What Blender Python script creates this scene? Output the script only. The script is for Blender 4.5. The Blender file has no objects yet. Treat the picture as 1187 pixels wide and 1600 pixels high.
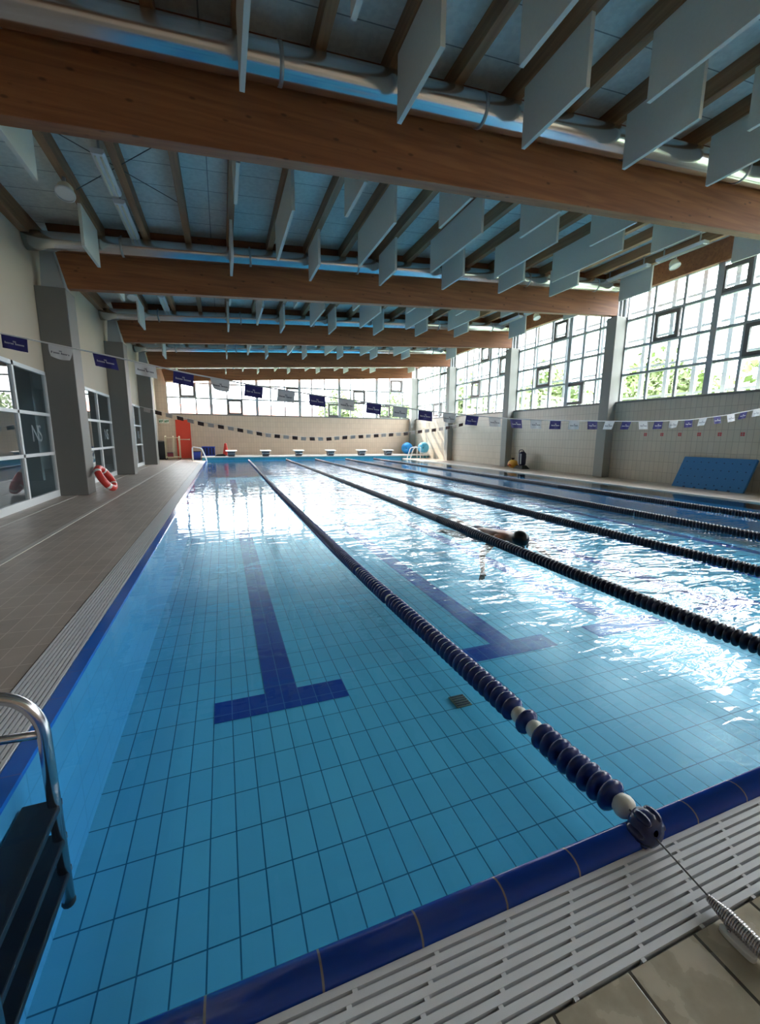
import bpy, math, random
from mathutils import Vector, Matrix
random.seed(7)
SC = bpy.context.scene
COL = SC.collection

# ------------------------------------------------------------------ camera
YAW, PITCH, ROLL, FPX = 0.354165, 0.176148, 0.006994, 657.976
cam_d = bpy.data.cameras.new('camera')
cam_d.sensor_fit = 'HORIZONTAL'
cam_d.sensor_width = 36.0
cam_d.lens = FPX / 1187.0 * 36.0
cam_d.clip_start = 0.02
cam_d.clip_end = 400
cam = bpy.data.objects.new('camera', cam_d)
COL.objects.link(cam)
_cy, _sy = math.cos(YAW), math.sin(YAW)
_f = Vector((_sy * math.cos(PITCH), _cy * math.cos(PITCH), -math.sin(PITCH)))
_r0 = Vector((_cy, -_sy, 0))
_u0 = _r0.cross(_f)
_r = _r0 * math.cos(ROLL) + _u0 * math.sin(ROLL)
_u = _r.cross(_f)
m4 = Matrix.Identity(4)
for i in range(3):
    m4[i][0] = _r[i]; m4[i][1] = _u[i]; m4[i][2] = -_f[i]
m4[0][3], m4[1][3], m4[2][3] = 0, 0, 1.22
cam.matrix_world = m4
SC.camera = cam

# ------------------------------------------------------------------ exposure, sky, sun
SC.view_settings.view_transform = 'Standard'
SC.view_settings.look = 'None'
SC.view_settings.gamma = 1.0
SC.view_settings.exposure = 1.35
SC.view_settings.use_curve_mapping = False
cyc = SC.cycles
cyc.max_bounces = 10
cyc.diffuse_bounces = 6
cyc.glossy_bounces = 5
cyc.transmission_bounces = 6
cyc.transparent_max_bounces = 24
cyc.sample_clamp_indirect = 10.0
cyc.caustics_reflective = True
cyc.caustics_refractive = False
cyc.use_denoising = True
try:
    cyc.denoiser = 'OPENIMAGEDENOISE'
    cyc.denoising_prefilter = 'ACCURATE'
except Exception:
    pass

SKY_HORIZON, SKY_ZENITH = 3.9, 14.0         # overcast: the zenith is about three times the horizon
world = bpy.data.worlds.new('sky')
SC.world = world
world.use_nodes = True
wn = world.node_tree.nodes
bg = wn['Background']
bg.inputs[0].default_value = (0.93, 0.965, 1.0, 1)
_tc = wn.new('ShaderNodeTexCoord'); _sp = wn.new('ShaderNodeSeparateXYZ'); _mr = wn.new('ShaderNodeMapRange')
_mr.inputs['To Min'].default_value = SKY_HORIZON; _mr.inputs['To Max'].default_value = SKY_ZENITH
world.node_tree.links.new(_tc.outputs['Generated'], _sp.inputs[0])
world.node_tree.links.new(_sp.outputs['Z'], _mr.inputs['Value'])
world.node_tree.links.new(_mr.outputs['Result'], bg.inputs[1])

sun_d = bpy.data.lights.new('sun', 'SUN')
sun_d.energy = 5.0
sun_d.angle = math.radians(0.6)
sun_d.color = (1.0, 0.84, 0.68)
sun = bpy.data.objects.new('sun', sun_d)
COL.objects.link(sun)
sd = Vector((0.30, -0.80, -0.72)).normalized()       # direction the light travels
sun.rotation_euler = sd.to_track_quat('-Z', 'Y').to_euler()

def portal(name, loc, direction, sx, sy):
    d = bpy.data.lights.new(name, 'AREA')
    d.shape = 'RECTANGLE'; d.size = sx; d.size_y = sy
    d.cycles.is_portal = True
    o = bpy.data.objects.new(name, d)
    COL.objects.link(o)
    o.location = loc
    o.rotation_euler = Vector(direction).to_track_quat('-Z', 'Z').to_euler()
    return o

# ------------------------------------------------------------------ helpers
PI = math.pi

class MB:
    """collects shapes, then links them as one mesh object"""
    def __init__(self):
        self.v = []; self.f = []; self.m = []; self.s = []
    def add(self, verts, faces, mat=0, smooth=False):
        b = len(self.v)
        self.v += [tuple(p) for p in verts]
        for f in faces:
            self.f.append(tuple(b + i for i in f)); self.m.append(mat); self.s.append(smooth)
        return self
    def box(self, x0, y0, z0, x1, y1, z1, mat=0):
        v = [(x0, y0, z0), (x1, y0, z0), (x1, y1, z0), (x0, y1, z0), (x0, y0, z1), (x1, y0, z1), (x1, y1, z1), (x0, y1, z1)]
        return self.add(v, [(0, 3, 2, 1), (4, 5, 6, 7), (0, 1, 5, 4), (1, 2, 6, 5), (2, 3, 7, 6), (3, 0, 4, 7)], mat)
    def hexa(self, v, mat=0):
        return self.add(v, [(0, 3, 2, 1), (4, 5, 6, 7), (0, 1, 5, 4), (1, 2, 6, 5), (2, 3, 7, 6), (3, 0, 4, 7)], mat)
    def prism(self, pts, ext, mat=0, smooth=False):
        n = len(pts); e = Vector(ext)
        v = [Vector(p) for p in pts] + [Vector(p) + e for p in pts]
        fs = [tuple(range(n))[::-1], tuple(range(n, 2 * n))]
        self.add(v, fs, mat)
        b = len(self.v) - 2 * n
        for i in range(n):
            j = (i + 1) % n
            self.f.append((b + i, b + j, b + n + j, b + n + i)); self.m.append(mat); self.s.append(smooth)
        return self
    def tube(self, pts, r, n=10, mat=0, cap=True):
        pts = [Vector(p) for p in pts]
        rr = r if isinstance(r, (list, tuple)) else [r] * len(pts)
        v = []; fs = []
        up = None
        for i, p in enumerate(pts):
            if i == 0: t = pts[1] - p
            elif i == len(pts) - 1: t = p - pts[i - 1]
            else: t = (pts[i + 1] - p).normalized() + (p - pts[i - 1]).normalized()
            t = t.normalized()
            if up is None:
                up = Vector((0, 0, 1)) if abs(t.z) < 0.9 else Vector((1, 0, 0))
            a = t.cross(up)
            if a.length < 1e-6: a = t.cross(Vector((0.3, 0.9, 0.1)))
            a.normalize()
            b = a.cross(t).normalized(); up = b
            for k in range(n):
                w = 2 * PI * k / n
                v.append(p + (a * math.cos(w) + b * math.sin(w)) * rr[i])
        for i in range(len(pts) - 1):
            for k in range(n):
                k2 = (k + 1) % n
                fs.append((i * n + k, i * n + k2, (i + 1) * n + k2, (i + 1) * n + k))
        self.add(v, fs, mat, True)
        if cap:
            b0 = len(self.v) - len(v)
            self.f.append(tuple(b0 + k for k in range(n))[::-1]); self.m.append(mat); self.s.append(False)
            self.f.append(tuple(b0 + (len(pts) - 1) * n + k for k in range(n))); self.m.append(mat); self.s.append(False)
        return self
    def lathe(self, prof, c=(0, 0, 0), axis=(0, 0, 1), n=20, mat=0, smooth=True):
        """prof: (radius, height along axis)"""
        ax = Vector(axis).normalized(); c = Vector(c)
        a = ax.cross(Vector((0, 0, 1)) if abs(ax.z) < 0.9 else Vector((1, 0, 0))).normalized()
        b = ax.cross(a)
        v = []; fs = []
        for (r, h) in prof:
            for k in range(n):
                w = 2 * PI * k / n
                v.append(c + ax * h + (a * math.cos(w) + b * math.sin(w)) * max(r, 1e-5))
        for i in range(len(prof) - 1):
            for k in range(n):
                k2 = (k + 1) % n
                fs.append((i * n + k, i * n + k2, (i + 1) * n + k2, (i + 1) * n + k))
        return self.add(v, fs, mat, smooth)
    def ball(self, c, r, n=20, m=12, mat=0):
        rx, ry, rz = r if isinstance(r, (tuple, list)) else (r, r, r)
        v = []; fs = []
        for i in range(m + 1):
            th = PI * i / m
            for k in range(n):
                w = 2 * PI * k / n
                v.append((c[0] + rx * math.sin(th) * math.cos(w), c[1] + ry * math.sin(th) * math.sin(w), c[2] + rz * math.cos(th)))
        for i in range(m):
            for k in range(n):
                k2 = (k + 1) % n
                fs.append((i * n + k, (i + 1) * n + k, (i + 1) * n + k2, i * n + k2))
        return self.add(v, fs, mat, True)
    def torus(self, c, R, r, axis=(0, 0, 1), n=36, k=12, mat=0, matfn=None):
        ax = Vector(axis).normalized(); c = Vector(c)
        a = ax.cross(Vector((0, 0, 1)) if abs(ax.z) < 0.9 else Vector((1, 0, 0))).normalized()
        b = ax.cross(a)
        v = []
        for i in range(n):
            w = 2 * PI * i / n
            d = a * math.cos(w) + b * math.sin(w)
            for j in range(k):
                q = 2 * PI * j / k
                v.append(c + d * (R + r * math.cos(q)) + ax * r * math.sin(q))
        base = len(self.v); self.v += [tuple(p) for p in v]
        for i in range(n):
            i2 = (i + 1) % n
            for j in range(k):
                j2 = (j + 1) % k
                self.f.append((base + i * k + j, base + i2 * k + j, base + i2 * k + j2, base + i * k + j2))
                self.m.append(matfn(i) if matfn else mat); self.s.append(True)
        return self
    def xf(self, M):
        self.v = [tuple(M @ Vector(p)) for p in self.v]; return self
    def mesh(self, name, mats):
        me = bpy.data.meshes.new(name)
        me.from_pydata(self.v, [], self.f)
        for mm in (mats if isinstance(mats, (list, tuple)) else [mats]): me.materials.append(mm)
        me.polygons.foreach_set('material_index', self.m)
        me.polygons.foreach_set('use_smooth', self.s)
        me.update()
        return me
    def build(self, name, mats, parent=None, loc=None, bevel=0.0):
        o = bpy.data.objects.new(name, self.mesh(name, mats))
        COL.objects.link(o)
        if parent is not None: o.parent = parent
        if loc is not None: o.location = loc
        if bevel:
            b = o.modifiers.new('bevel', 'BEVEL'); b.width = bevel; b.segments = 2; b.limit_method = 'ANGLE'
        return o

def link_mesh(name, me, parent=None, loc=None):
    o = bpy.data.objects.new(name, me); COL.objects.link(o)
    if parent is not None: o.parent = parent
    if loc is not None: o.location = loc
    return o

def tag(o, label, cat, group=None):
    o['label'] = label; o['category'] = cat
    if group: o['group'] = group
    return o

def struct(o):
    o['kind'] = 'structure'; return o

def thing(name, label, cat, loc=(0, 0, 0), group=None):
    o = bpy.data.objects.new(name, None); COL.objects.link(o)
    o.empty_display_size = 0.1; o.location = loc
    return tag(o, label, cat, group)

ORD = ['first', 'second', 'third', 'fourth', 'fifth', 'sixth', 'seventh', 'eighth', 'ninth', 'tenth', 'eleventh', 'twelfth', 'thirteenth']

# ------------------------------------------------------------------ materials
def srgb(r, g, b):
    f = lambda c: (c / 255 / 12.92) if c / 255 <= 0.04045 else ((c / 255 + 0.055) / 1.055) ** 2.4
    return (f(r), f(g), f(b), 1)

def newmat(name):
    m = bpy.data.materials.new(name); m.use_nodes = True
    nt = m.node_tree; nt.nodes.clear()
    out = nt.nodes.new('ShaderNodeOutputMaterial')
    return m, nt, out

def link(nt, a, b): nt.links.new(a, b)

def pmat(name, col, rough=0.5, metal=0.0, noise=0.0, nscale=8.0, bump=0.0, bscale=40.0, spec=0.5):
    m, nt, out = newmat(name)
    p = nt.nodes.new('ShaderNodeBsdfPrincipled')
    p.inputs['Roughness'].default_value = rough
    p.inputs['Metallic'].default_value = metal
    p.inputs['Specular IOR Level'].default_value = spec
    p.inputs['Base Color'].default_value = col
    tc = nt.nodes.new('ShaderNodeTexCoord')
    if noise:
        n = nt.nodes.new('ShaderNodeTexNoise'); n.inputs['Scale'].default_value = nscale; n.inputs['Detail'].default_value = 4
        link(nt, tc.outputs['Object'], n.inputs['Vector'])
        mx = nt.nodes.new('ShaderNodeMix'); mx.data_type = 'RGBA'
        mx.inputs['A'].default_value = tuple(c * (1 - noise) for c in col[:3]) + (1,)
        mx.inputs['B'].default_value = tuple(min(1, c * (1 + noise)) for c in col[:3]) + (1,)
        link(nt, n.outputs['Fac'], mx.inputs['Factor']); link(nt, mx.outputs['Result'], p.inputs['Base Color'])
    if bump:
        n2 = nt.nodes.new('ShaderNodeTexNoise'); n2.inputs['Scale'].default_value = bscale
        link(nt, tc.outputs['Object'], n2.inputs['Vector'])
        b = nt.nodes.new('ShaderNodeBump'); b.inputs['Strength'].default_value = bump; b.inputs['Distance'].default_value = 0.01
        link(nt, n2.outputs['Fac'], b.inputs['Height']); link(nt, b.outputs['Normal'], p.inputs['Normal'])
    link(nt, p.outputs['BSDF'], out.inputs['Surface'])
    return m

def tilemat(name, axes, w, h, col1, col2, mortar, msize=0.004, rough=0.3, stain=0.0, stain_rough=None, stagger=0.0, off=(0, 0), bump=0.3, stain_scale=2.5):
    m, nt, out = newmat(name)
    p = nt.nodes.new('ShaderNodeBsdfPrincipled'); p.inputs['Roughness'].default_value = rough
    tc = nt.nodes.new('ShaderNodeTexCoord')
    sp = nt.nodes.new('ShaderNodeSeparateXYZ'); link(nt, tc.outputs['Object'], sp.inputs[0])
    cb = nt.nodes.new('ShaderNodeCombineXYZ')
    for i, a in enumerate(axes):
        ad = nt.nodes.new('ShaderNodeMath'); ad.operation = 'ADD'; ad.inputs[1].default_value = off[i] + 50 * (w if i == 0 else h)
        link(nt, sp.outputs[a], ad.inputs[0]); link(nt, ad.outputs[0], cb.inputs[i])
    br = nt.nodes.new('ShaderNodeTexBrick')
    br.offset = stagger; br.squash = 1.0
    br.inputs['Scale'].default_value = 1.0
    br.inputs['Brick Width'].default_value = w
    br.inputs['Row Height'].default_value = h
    br.inputs['Mortar Size'].default_value = msize
    br.inputs['Mortar Smooth'].default_value = 0.2
    br.inputs['Color1'].default_value = col1; br.inputs['Color2'].default_value = col2; br.inputs['Mortar'].default_value = mortar
    link(nt, cb.outputs[0], br.inputs['Vector'])
    colout = br.outputs['Color']
    if stain:
        n = nt.nodes.new('ShaderNodeTexNoise'); n.inputs['Scale'].default_value = stain_scale; n.inputs['Detail'].default_value = 6
        link(nt, tc.outputs['Object'], n.inputs['Vector'])
        rp = nt.nodes.new('ShaderNodeValToRGB'); rp.color_ramp.elements[0].position = 0.42; rp.color_ramp.elements[1].position = 0.58
        link(nt, n.outputs['Fac'], rp.inputs[0])
        mx = nt.nodes.new('ShaderNodeMix'); mx.data_type = 'RGBA'; mx.blend_type = 'MULTIPLY'
        mx.inputs['B'].default_value = (1 - stain, 1 - stain, 1 - stain, 1)
        link(nt, rp.outputs[0], mx.inputs['Factor']); link(nt, colout, mx.inputs['A'])
        colout = mx.outputs['Result']
        if stain_rough is not None:
            mr = nt.nodes.new('ShaderNodeMapRange'); mr.inputs['To Min'].default_value = rough; mr.inputs['To Max'].default_value = stain_rough
            link(nt, rp.outputs[0], mr.inputs['Value']); link(nt, mr.outputs['Result'], p.inputs['Roughness'])
    link(nt, colout, p.inputs['Base Color'])
    if bump:
        b = nt.nodes.new('ShaderNodeBump'); b.invert = True; b.inputs['Strength'].default_value = bump; b.inputs['Distance'].default_value = 0.003
        link(nt, br.outputs['Fac'], b.inputs['Height']); link(nt, b.outputs['Normal'], p.inputs['Normal'])
    link(nt, p.outputs['BSDF'], out.inputs['Surface'])
    return m

def woodmat(name, c1, c2, axis='X', rough=0.55, knots=True):
    m, nt, out = newmat(name)
    p = nt.nodes.new('ShaderNodeBsdfPrincipled'); p.inputs['Roughness'].default_value = rough
    tc = nt.nodes.new('ShaderNodeTexCoord')
    mp = nt.nodes.new('ShaderNodeMapping')
    mp.inputs['Scale'].default_value = (0.5, 9, 9) if axis == 'X' else (9, 0.5, 9)
    link(nt, tc.outputs['Object'], mp.inputs['Vector'])
    n = nt.nodes.new('ShaderNodeTexNoise'); n.inputs['Scale'].default_value = 1.6; n.inputs['Detail'].default_value = 6; n.inputs['Distortion'].default_value = 0.6
    link(nt, mp.outputs[0], n.inputs['Vector'])
    rp = nt.nodes.new('ShaderNodeValToRGB')
    rp.color_ramp.elements[0].position = 0.3; rp.color_ramp.elements[0].color = c1
    rp.color_ramp.elements[1].position = 0.7; rp.color_ramp.elements[1].color = c2
    link(nt, n.outputs['Fac'], rp.inputs[0])
    res = rp.outputs[0]
    if knots:
        mp2 = nt.nodes.new('ShaderNodeMapping'); mp2.inputs['Scale'].default_value = (3.0, 7.0, 7.0) if axis == 'X' else (6.5, 2.6, 6.5)
        link(nt, tc.outputs['Object'], mp2.inputs['Vector'])
        vo = nt.nodes.new('ShaderNodeTexVoronoi'); vo.inputs['Scale'].default_value = 1.1
        link(nt, mp2.outputs[0], vo.inputs['Vector'])
        r2 = nt.nodes.new('ShaderNodeValToRGB')
        r2.color_ramp.elements[0].position = 0.07; r2.color_ramp.elements[0].color = (0.25, 0.2, 0.18, 1)
        r2.color_ramp.elements[1].position = 0.15; r2.color_ramp.elements[1].color = (1, 1, 1, 1)
        link(nt, vo.outputs['Distance'], r2.inputs[0])
        mx = nt.nodes.new('ShaderNodeMix'); mx.data_type = 'RGBA'; mx.blend_type = 'MULTIPLY'; mx.inputs['Factor'].default_value = 0.75
        link(nt, res, mx.inputs['A']); link(nt, r2.outputs[0], mx.inputs['B'])
        res = mx.outputs['Result']
    link(nt, res, p.inputs['Base Color'])
    link(nt, p.outputs['BSDF'], out.inputs['Surface'])
    return m

def schlick(nt, f0, normal=None):
    """share reflected by a smooth surface, the same from either side"""
    lw = nt.nodes.new('ShaderNodeLayerWeight'); lw.inputs['Blend'].default_value = 0.5
    if normal is not None: nt.links.new(normal, lw.inputs['Normal'])
    pw = nt.nodes.new('ShaderNodeMath'); pw.operation = 'POWER'; pw.inputs[1].default_value = 5.0
    nt.links.new(lw.outputs['Facing'], pw.inputs[0])
    ma = nt.nodes.new('ShaderNodeMath'); ma.operation = 'MULTIPLY_ADD'; ma.inputs[1].default_value = 1 - f0; ma.inputs[2].default_value = f0; ma.use_clamp = True
    nt.links.new(pw.outputs[0], ma.inputs[0])
    return ma.outputs[0]

def glassmat(name, tint=(0.95, 0.98, 0.98, 1), ior=1.5, boost=1.0):
    m, nt, out = newmat(name)
    t = nt.nodes.new('ShaderNodeBsdfTransparent'); t.inputs[0].default_value = tint
    g = nt.nodes.new('ShaderNodeBsdfGlossy'); g.inputs['Roughness'].default_value = 0.0; g.inputs['Color'].default_value = (1, 1, 1, 1)
    mu = nt.nodes.new('ShaderNodeMath'); mu.operation = 'MULTIPLY'; mu.inputs[1].default_value = boost; mu.use_clamp = True
    link(nt, schlick(nt, ((ior - 1) / (ior + 1)) ** 2 * 1.9), mu.inputs[0])
    mx = nt.nodes.new('ShaderNodeMixShader')
    link(nt, mu.outputs[0], mx.inputs[0]); link(nt, t.outputs[0], mx.inputs[1]); link(nt, g.outputs[0], mx.inputs[2])
    link(nt, mx.outputs[0], out.inputs['Surface'])
    return m

def watermat():
    m, nt, out = newmat('pool water')
    tc = nt.nodes.new('ShaderNodeTexCoord')
    sp = nt.nodes.new('ShaderNodeSeparateXYZ'); link(nt, tc.outputs['Object'], sp.inputs[0])
    def noise(scale, sx, sy, rot, detail, dist):
        mp = nt.nodes.new('ShaderNodeMapping'); mp.inputs['Scale'].default_value = (sx, sy, 1); mp.inputs['Rotation'].default_value = (0, 0, rot)
        link(nt, tc.outputs['Object'], mp.inputs['Vector'])
        n = nt.nodes.new('ShaderNodeTexNoise'); n.inputs['Scale'].default_value = scale; n.inputs['Detail'].default_value = detail
        n.inputs['Distortion'].default_value = dist
        link(nt, mp.outputs[0], n.inputs['Vector'])
        return n.outputs['Fac']
    big = noise(2.6, 0.55, 1.2, 0.30, 2.0, 0.6)
    small = noise(8.5, 0.5, 1.2, 0.35, 1.0, 0.9)
    def mul(a, k):
        q = nt.nodes.new('ShaderNodeMath'); q.operation = 'MULTIPLY'
        link(nt, a, q.inputs[0])
        if isinstance(k, float): q.inputs[1].default_value = k
        else: link(nt, k, q.inputs[1])
        return q.outputs[0]
    def add(a, b):
        q = nt.nodes.new('ShaderNodeMath'); q.operation = 'ADD'; link(nt, a, q.inputs[0]); link(nt, b, q.inputs[1]); return q.outputs[0]
    # the lane by the deck lies calm, the swimmers' lanes are choppy
    mr = nt.nodes.new('ShaderNodeMapRange'); mr.interpolation_type = 'SMOOTHSTEP'
    mr.inputs['From Min'].default_value = 0.9; mr.inputs['From Max'].default_value = 2.3
    mr.inputs['To Min'].default_value = 0.10; mr.inputs['To Max'].default_value = 1.0
    link(nt, sp.outputs['X'], mr.inputs['Value'])
    cal = nt.nodes.new('ShaderNodeMapRange'); cal.interpolation_type = 'SMOOTHSTEP'
    cal.inputs['From Min'].default_value = 3.0; cal.inputs['From Max'].default_value = 10.0
    cal.inputs['To Min'].default_value = 0.07; cal.inputs['To Max'].default_value = 0.19
    link(nt, sp.outputs['Y'], cal.inputs['Value']); link(nt, cal.outputs['Result'], mr.inputs['To Min'])
    mr2 = nt.nodes.new('ShaderNodeMapRange'); mr2.interpolation_type = 'SMOOTHSTEP'
    mr2.inputs['From Min'].default_value = 4.8; mr2.inputs['From Max'].default_value = 6.6
    mr2.inputs['To Min'].default_value = 1.0; mr2.inputs['To Max'].default_value = 0.22
    link(nt, sp.outputs['X'], mr2.inputs['Value'])
    mr3 = nt.nodes.new('ShaderNodeMapRange'); mr3.interpolation_type = 'SMOOTHSTEP'
    mr3.inputs['From Min'].default_value = 0.8; mr3.inputs['From Max'].default_value = 2.6
    mr3.inputs['To Min'].default_value = 0.25; mr3.inputs['To Max'].default_value = 1.0
    link(nt, sp.outputs['Y'], mr3.inputs['Value'])
    h = add(mul(big, 1.0), mul(small, 0.40))
    h = mul(mul(mul(h, mr.outputs['Result']), mr2.outputs['Result']), mr3.outputs['Result'])
    b = nt.nodes.new('ShaderNodeBump'); b.inputs['Strength'].default_value = 1.0; b.inputs['Distance'].default_value = WATER_BUMP
    link(nt, h, b.inputs['Height'])
    t = nt.nodes.new('ShaderNodeBsdfTransparent'); t.inputs[0].default_value = (0.80, 0.935, 0.975, 1)
    g = nt.nodes.new('ShaderNodeBsdfGlossy'); g.inputs['Roughness'].default_value = 0.0
    g.inputs['Color'].default_value = (1, 1, 1, 1)
    link(nt, b.outputs['Normal'], g.inputs['Normal'])
    mx = nt.nodes.new('ShaderNodeMixShader')
    link(nt, schlick(nt, 0.02, b.outputs['Normal']), mx.inputs[0]); link(nt, t.outputs[0], mx.inputs[1]); link(nt, g.outputs[0], mx.inputs[2])
    link(nt, mx.outputs[0], out.inputs['Surface'])
    return m
WATER_BUMP = 0.034

M = {}
M['water'] = watermat()
M['pool_floor'] = tilemat('pool floor tile', ('X', 'Y'), 0.125, 0.25, srgb(100, 190, 222), srgb(94, 184, 218), srgb(34, 104, 140), 0.0036, 0.25, off=(0.167 - 0.125 * 2, 0.0))
M['pool_wall_x'] = tilemat('pool side tile', ('Y', 'Z'), 0.25, 0.125, srgb(84, 168, 218), srgb(80, 164, 214), srgb(72, 152, 200), 0.004, 0.25)
M['pool_wall_y'] = tilemat('pool end tile', ('X', 'Z'), 0.25, 0.125, srgb(84, 168, 218), srgb(80, 164, 214), srgb(72, 152, 200), 0.004, 0.25)
M['navy_tile'] = tilemat('navy marking tile', ('X', 'Y'), 0.125, 0.25, srgb(14, 66, 158), srgb(12, 60, 150), srgb(70, 120, 180), 0.003, 0.25, off=(0.167 - 0.125 * 2, 0.0))
M['coping_x'] = tilemat('cobalt coping tile', ('X', 'Z'), 0.245, 5.0, srgb(28, 80, 200), srgb(25, 75, 192), srgb(160, 158, 160), 0.003, 0.16, off=(0.10, 2.5), bump=0)
M['coping_y'] = tilemat('cobalt coping tile side', ('Y', 'Z'), 0.245, 5.0, srgb(26, 104, 206), srgb(24, 100, 200), srgb(60, 100, 180), 0.003, 0.16, off=(0, 2.5), bump=0)
M['teal'] = tilemat('teal end wall tile', ('X', 'Z'), 0.25, 0.125, srgb(60, 150, 170), srgb(50, 140, 165), srgb(40, 110, 130), 0.004, 0.25)
M['deck'] = tilemat('brown deck tile', ('Y', 'X'), 0.24, 0.118, srgb(178, 164, 154), srgb(168, 154, 144), srgb(204, 192, 182), 0.0035, 0.42, stain=0.10, off=(0.02, 0.03))
M['deck_near'] = tilemat('wet deck tile', ('X', 'Y'), 0.22, 0.235, srgb(196, 184, 164), srgb(184, 172, 152), srgb(84, 78, 70), 0.005, 0.36, stain=0.22, stain_rough=0.10, off=(0.06, -0.06), stain_scale=9)
M['wall_yz'] = tilemat('beige wall tile side', ('Y', 'Z'), 0.138, 0.29, srgb(206, 196, 182), srgb(200, 190, 176), srgb(172, 162, 150), 0.006, 0.32)
M['wall_xz'] = tilemat('beige wall tile end', ('X', 'Z'), 0.138, 0.29, srgb(220, 198, 176), srgb(214, 192, 170), srgb(190, 168, 148), 0.005, 0.32)
M['plaster'] = pmat('beige rendered wall', srgb(196, 180, 160), 0.75, noise=0.05, nscale=1.5)
M['column'] = pmat('grey painted column', srgb(118, 116, 112), 0.6, noise=0.04)
M['column_pale'] = pmat('pale grey column', srgb(150, 150, 146), 0.6, noise=0.04)
M['wood'] = woodmat('orange laminated timber', srgb(122, 72, 43), srgb(158, 100, 61))
M['joist'] = woodmat('pine joist', srgb(128, 92, 62), srgb(166, 124, 88), axis='Y', knots=False)
M['panel'] = tilemat('wood wool ceiling board', ('X', 'Y'), 40.0, 0.6, srgb(222, 224, 218), srgb(214, 216, 210), srgb(140, 144, 142), 0.008, 0.9, stain=0.10, stain_scale=14, bump=0.2)
M['baffle'] = pmat('pale acoustic baffle', srgb(214, 214, 208), 0.85, noise=0.05, nscale=30)
M['duct'] = pmat('galvanised spiral duct', srgb(214, 216, 218), 0.20, metal=1.0, noise=0.05, nscale=3)
M['duct_band'] = pmat('duct clamp steel', srgb(170, 172, 176), 0.45, metal=0.8)
M['steel'] = pmat('stainless steel', srgb(205, 202, 204), 0.22, metal=1.0)
M['bracket'] = pmat('grey steel bracket', srgb(172, 176, 180), 0.5, metal=0.3)
M['white_metal'] = pmat('white painted metal', srgb(226, 228, 230), 0.45)
M['frame'] = pmat('aluminium window frame', srgb(170, 176, 182), 0.5)
M['sash'] = pmat('grey sash frame', srgb(112, 108, 108), 0.5)
M['glass'] = glassmat('clear window glass')
M['dark_glass'] = glassmat('corridor glass', (0.62, 0.70, 0.72, 1), 1.52, 1.25)
M['sill'] = pmat('grey window sill', srgb(120, 118, 116), 0.5)
M['corridor'] = pmat('dim corridor wall', srgb(164, 178, 184), 0.6)
M['grate'] = pmat('pale plastic grating', srgb(214, 214, 217), 0.4)
M['drain_grey'] = pmat('grey green drain cover', srgb(128, 132, 112), 0.5)
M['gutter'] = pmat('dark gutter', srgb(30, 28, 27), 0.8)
M['drain_strip'] = pmat('pale drain strip', srgb(200, 194, 188), 0.5)
M['float_navy'] = pmat('navy float plastic', srgb(34, 52, 112), 0.25)
M['float_stop'] = pmat('navy stop float plastic', srgb(24, 36, 84), 0.25)
M['float_dark'] = pmat('dark navy float plastic', srgb(22, 28, 52), 0.3)
M['float_white'] = pmat('white float plastic', srgb(226, 222, 210), 0.35)
M['cable'] = pmat('steel cable', srgb(90, 90, 92), 0.4, metal=0.6)
M['cord'] = pmat('white cord', srgb(226, 226, 226), 0.7)
M['flag_navy'] = pmat('navy flag cloth', srgb(46, 44, 118), 0.7)
M['flag_white'] = pmat('white flag cloth', srgb(226, 228, 230), 0.7)
M['flag_dark'] = pmat('dark flag cloth', srgb(58, 38, 36), 0.7)
M['flag_grey'] = pmat('grey flag cloth', srgb(168, 160, 156), 0.7)
M['ink_white'] = pmat('white print', srgb(214, 216, 226), 0.7)
M['ink_navy'] = pmat('navy print', srgb(58, 60, 84), 0.7)
M['orange'] = pmat('orange red ring plastic', srgb(208, 56, 48), 0.4)
M['ring_white'] = pmat('white ring band', srgb(232, 226, 222), 0.45)
M['red_door'] = pmat('red fire door', srgb(224, 74, 54), 0.45)
M['mat_blue'] = pmat('blue foam', srgb(54, 118, 180), 0.8, noise=0.04)
M['mat_hole'] = pmat('dark blue foam hole', srgb(28, 62, 104), 0.9)
M['black'] = pmat('black rubber', srgb(20, 24, 30), 0.5)
M['tread'] = pmat('dark step tread', srgb(18, 26, 40), 0.45)
M['block_grey'] = pmat('grey block pedestal', srgb(84, 84, 92), 0.5)
M['white_plastic'] = pmat('white plastic', srgb(234, 232, 230), 0.4)
M['blue_plastic'] = pmat('deep blue plastic', srgb(34, 66, 170), 0.4)
M['ball_blue'] = pmat('bright blue vinyl', srgb(40, 150, 226), 0.35)
M['ball_pale'] = pmat('pale blue vinyl', srgb(90, 186, 230), 0.35)
M['yellow'] = pmat('amber plastic', srgb(226, 160, 52), 0.45)
M['navy'] = pmat('navy cloth', srgb(36, 38, 70), 0.6)
M['sign_red'] = pmat('red sticker', srgb(206, 60, 66), 0.5)
M['sign_green'] = pmat('green sign ink', srgb(20, 120, 70), 0.5)
M['sign_white'] = pmat('white sign board', srgb(232, 234, 222), 0.5)
M['cream'] = pmat('cream lamp plastic', srgb(232, 226, 206), 0.45)
M['skin'] = pmat('wet skin', srgb(172, 122, 98), 0.3)
M['cap'] = pmat('black swim cap', srgb(14, 18, 22), 0.3)
M['trunks'] = pmat('dark swim trunks', srgb(20, 30, 60), 0.5)
M['hoist'] = pmat('cream tube frame', srgb(214, 202, 172), 0.4)
M['grass'] = pmat('grass', srgb(96, 112, 78), 0.9, noise=0.2, nscale=0.6)
M['bark'] = pmat('bark', srgb(96, 84, 70), 0.9)
M['leaf'] = pmat('leaf green', srgb(84, 106, 46), 0.7, noise=0.25, nscale=0.7)
M['leaf_pale'] = pmat('pale leaf green', srgb(104, 118, 78), 0.7, noise=0.2, nscale=0.7)
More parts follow.
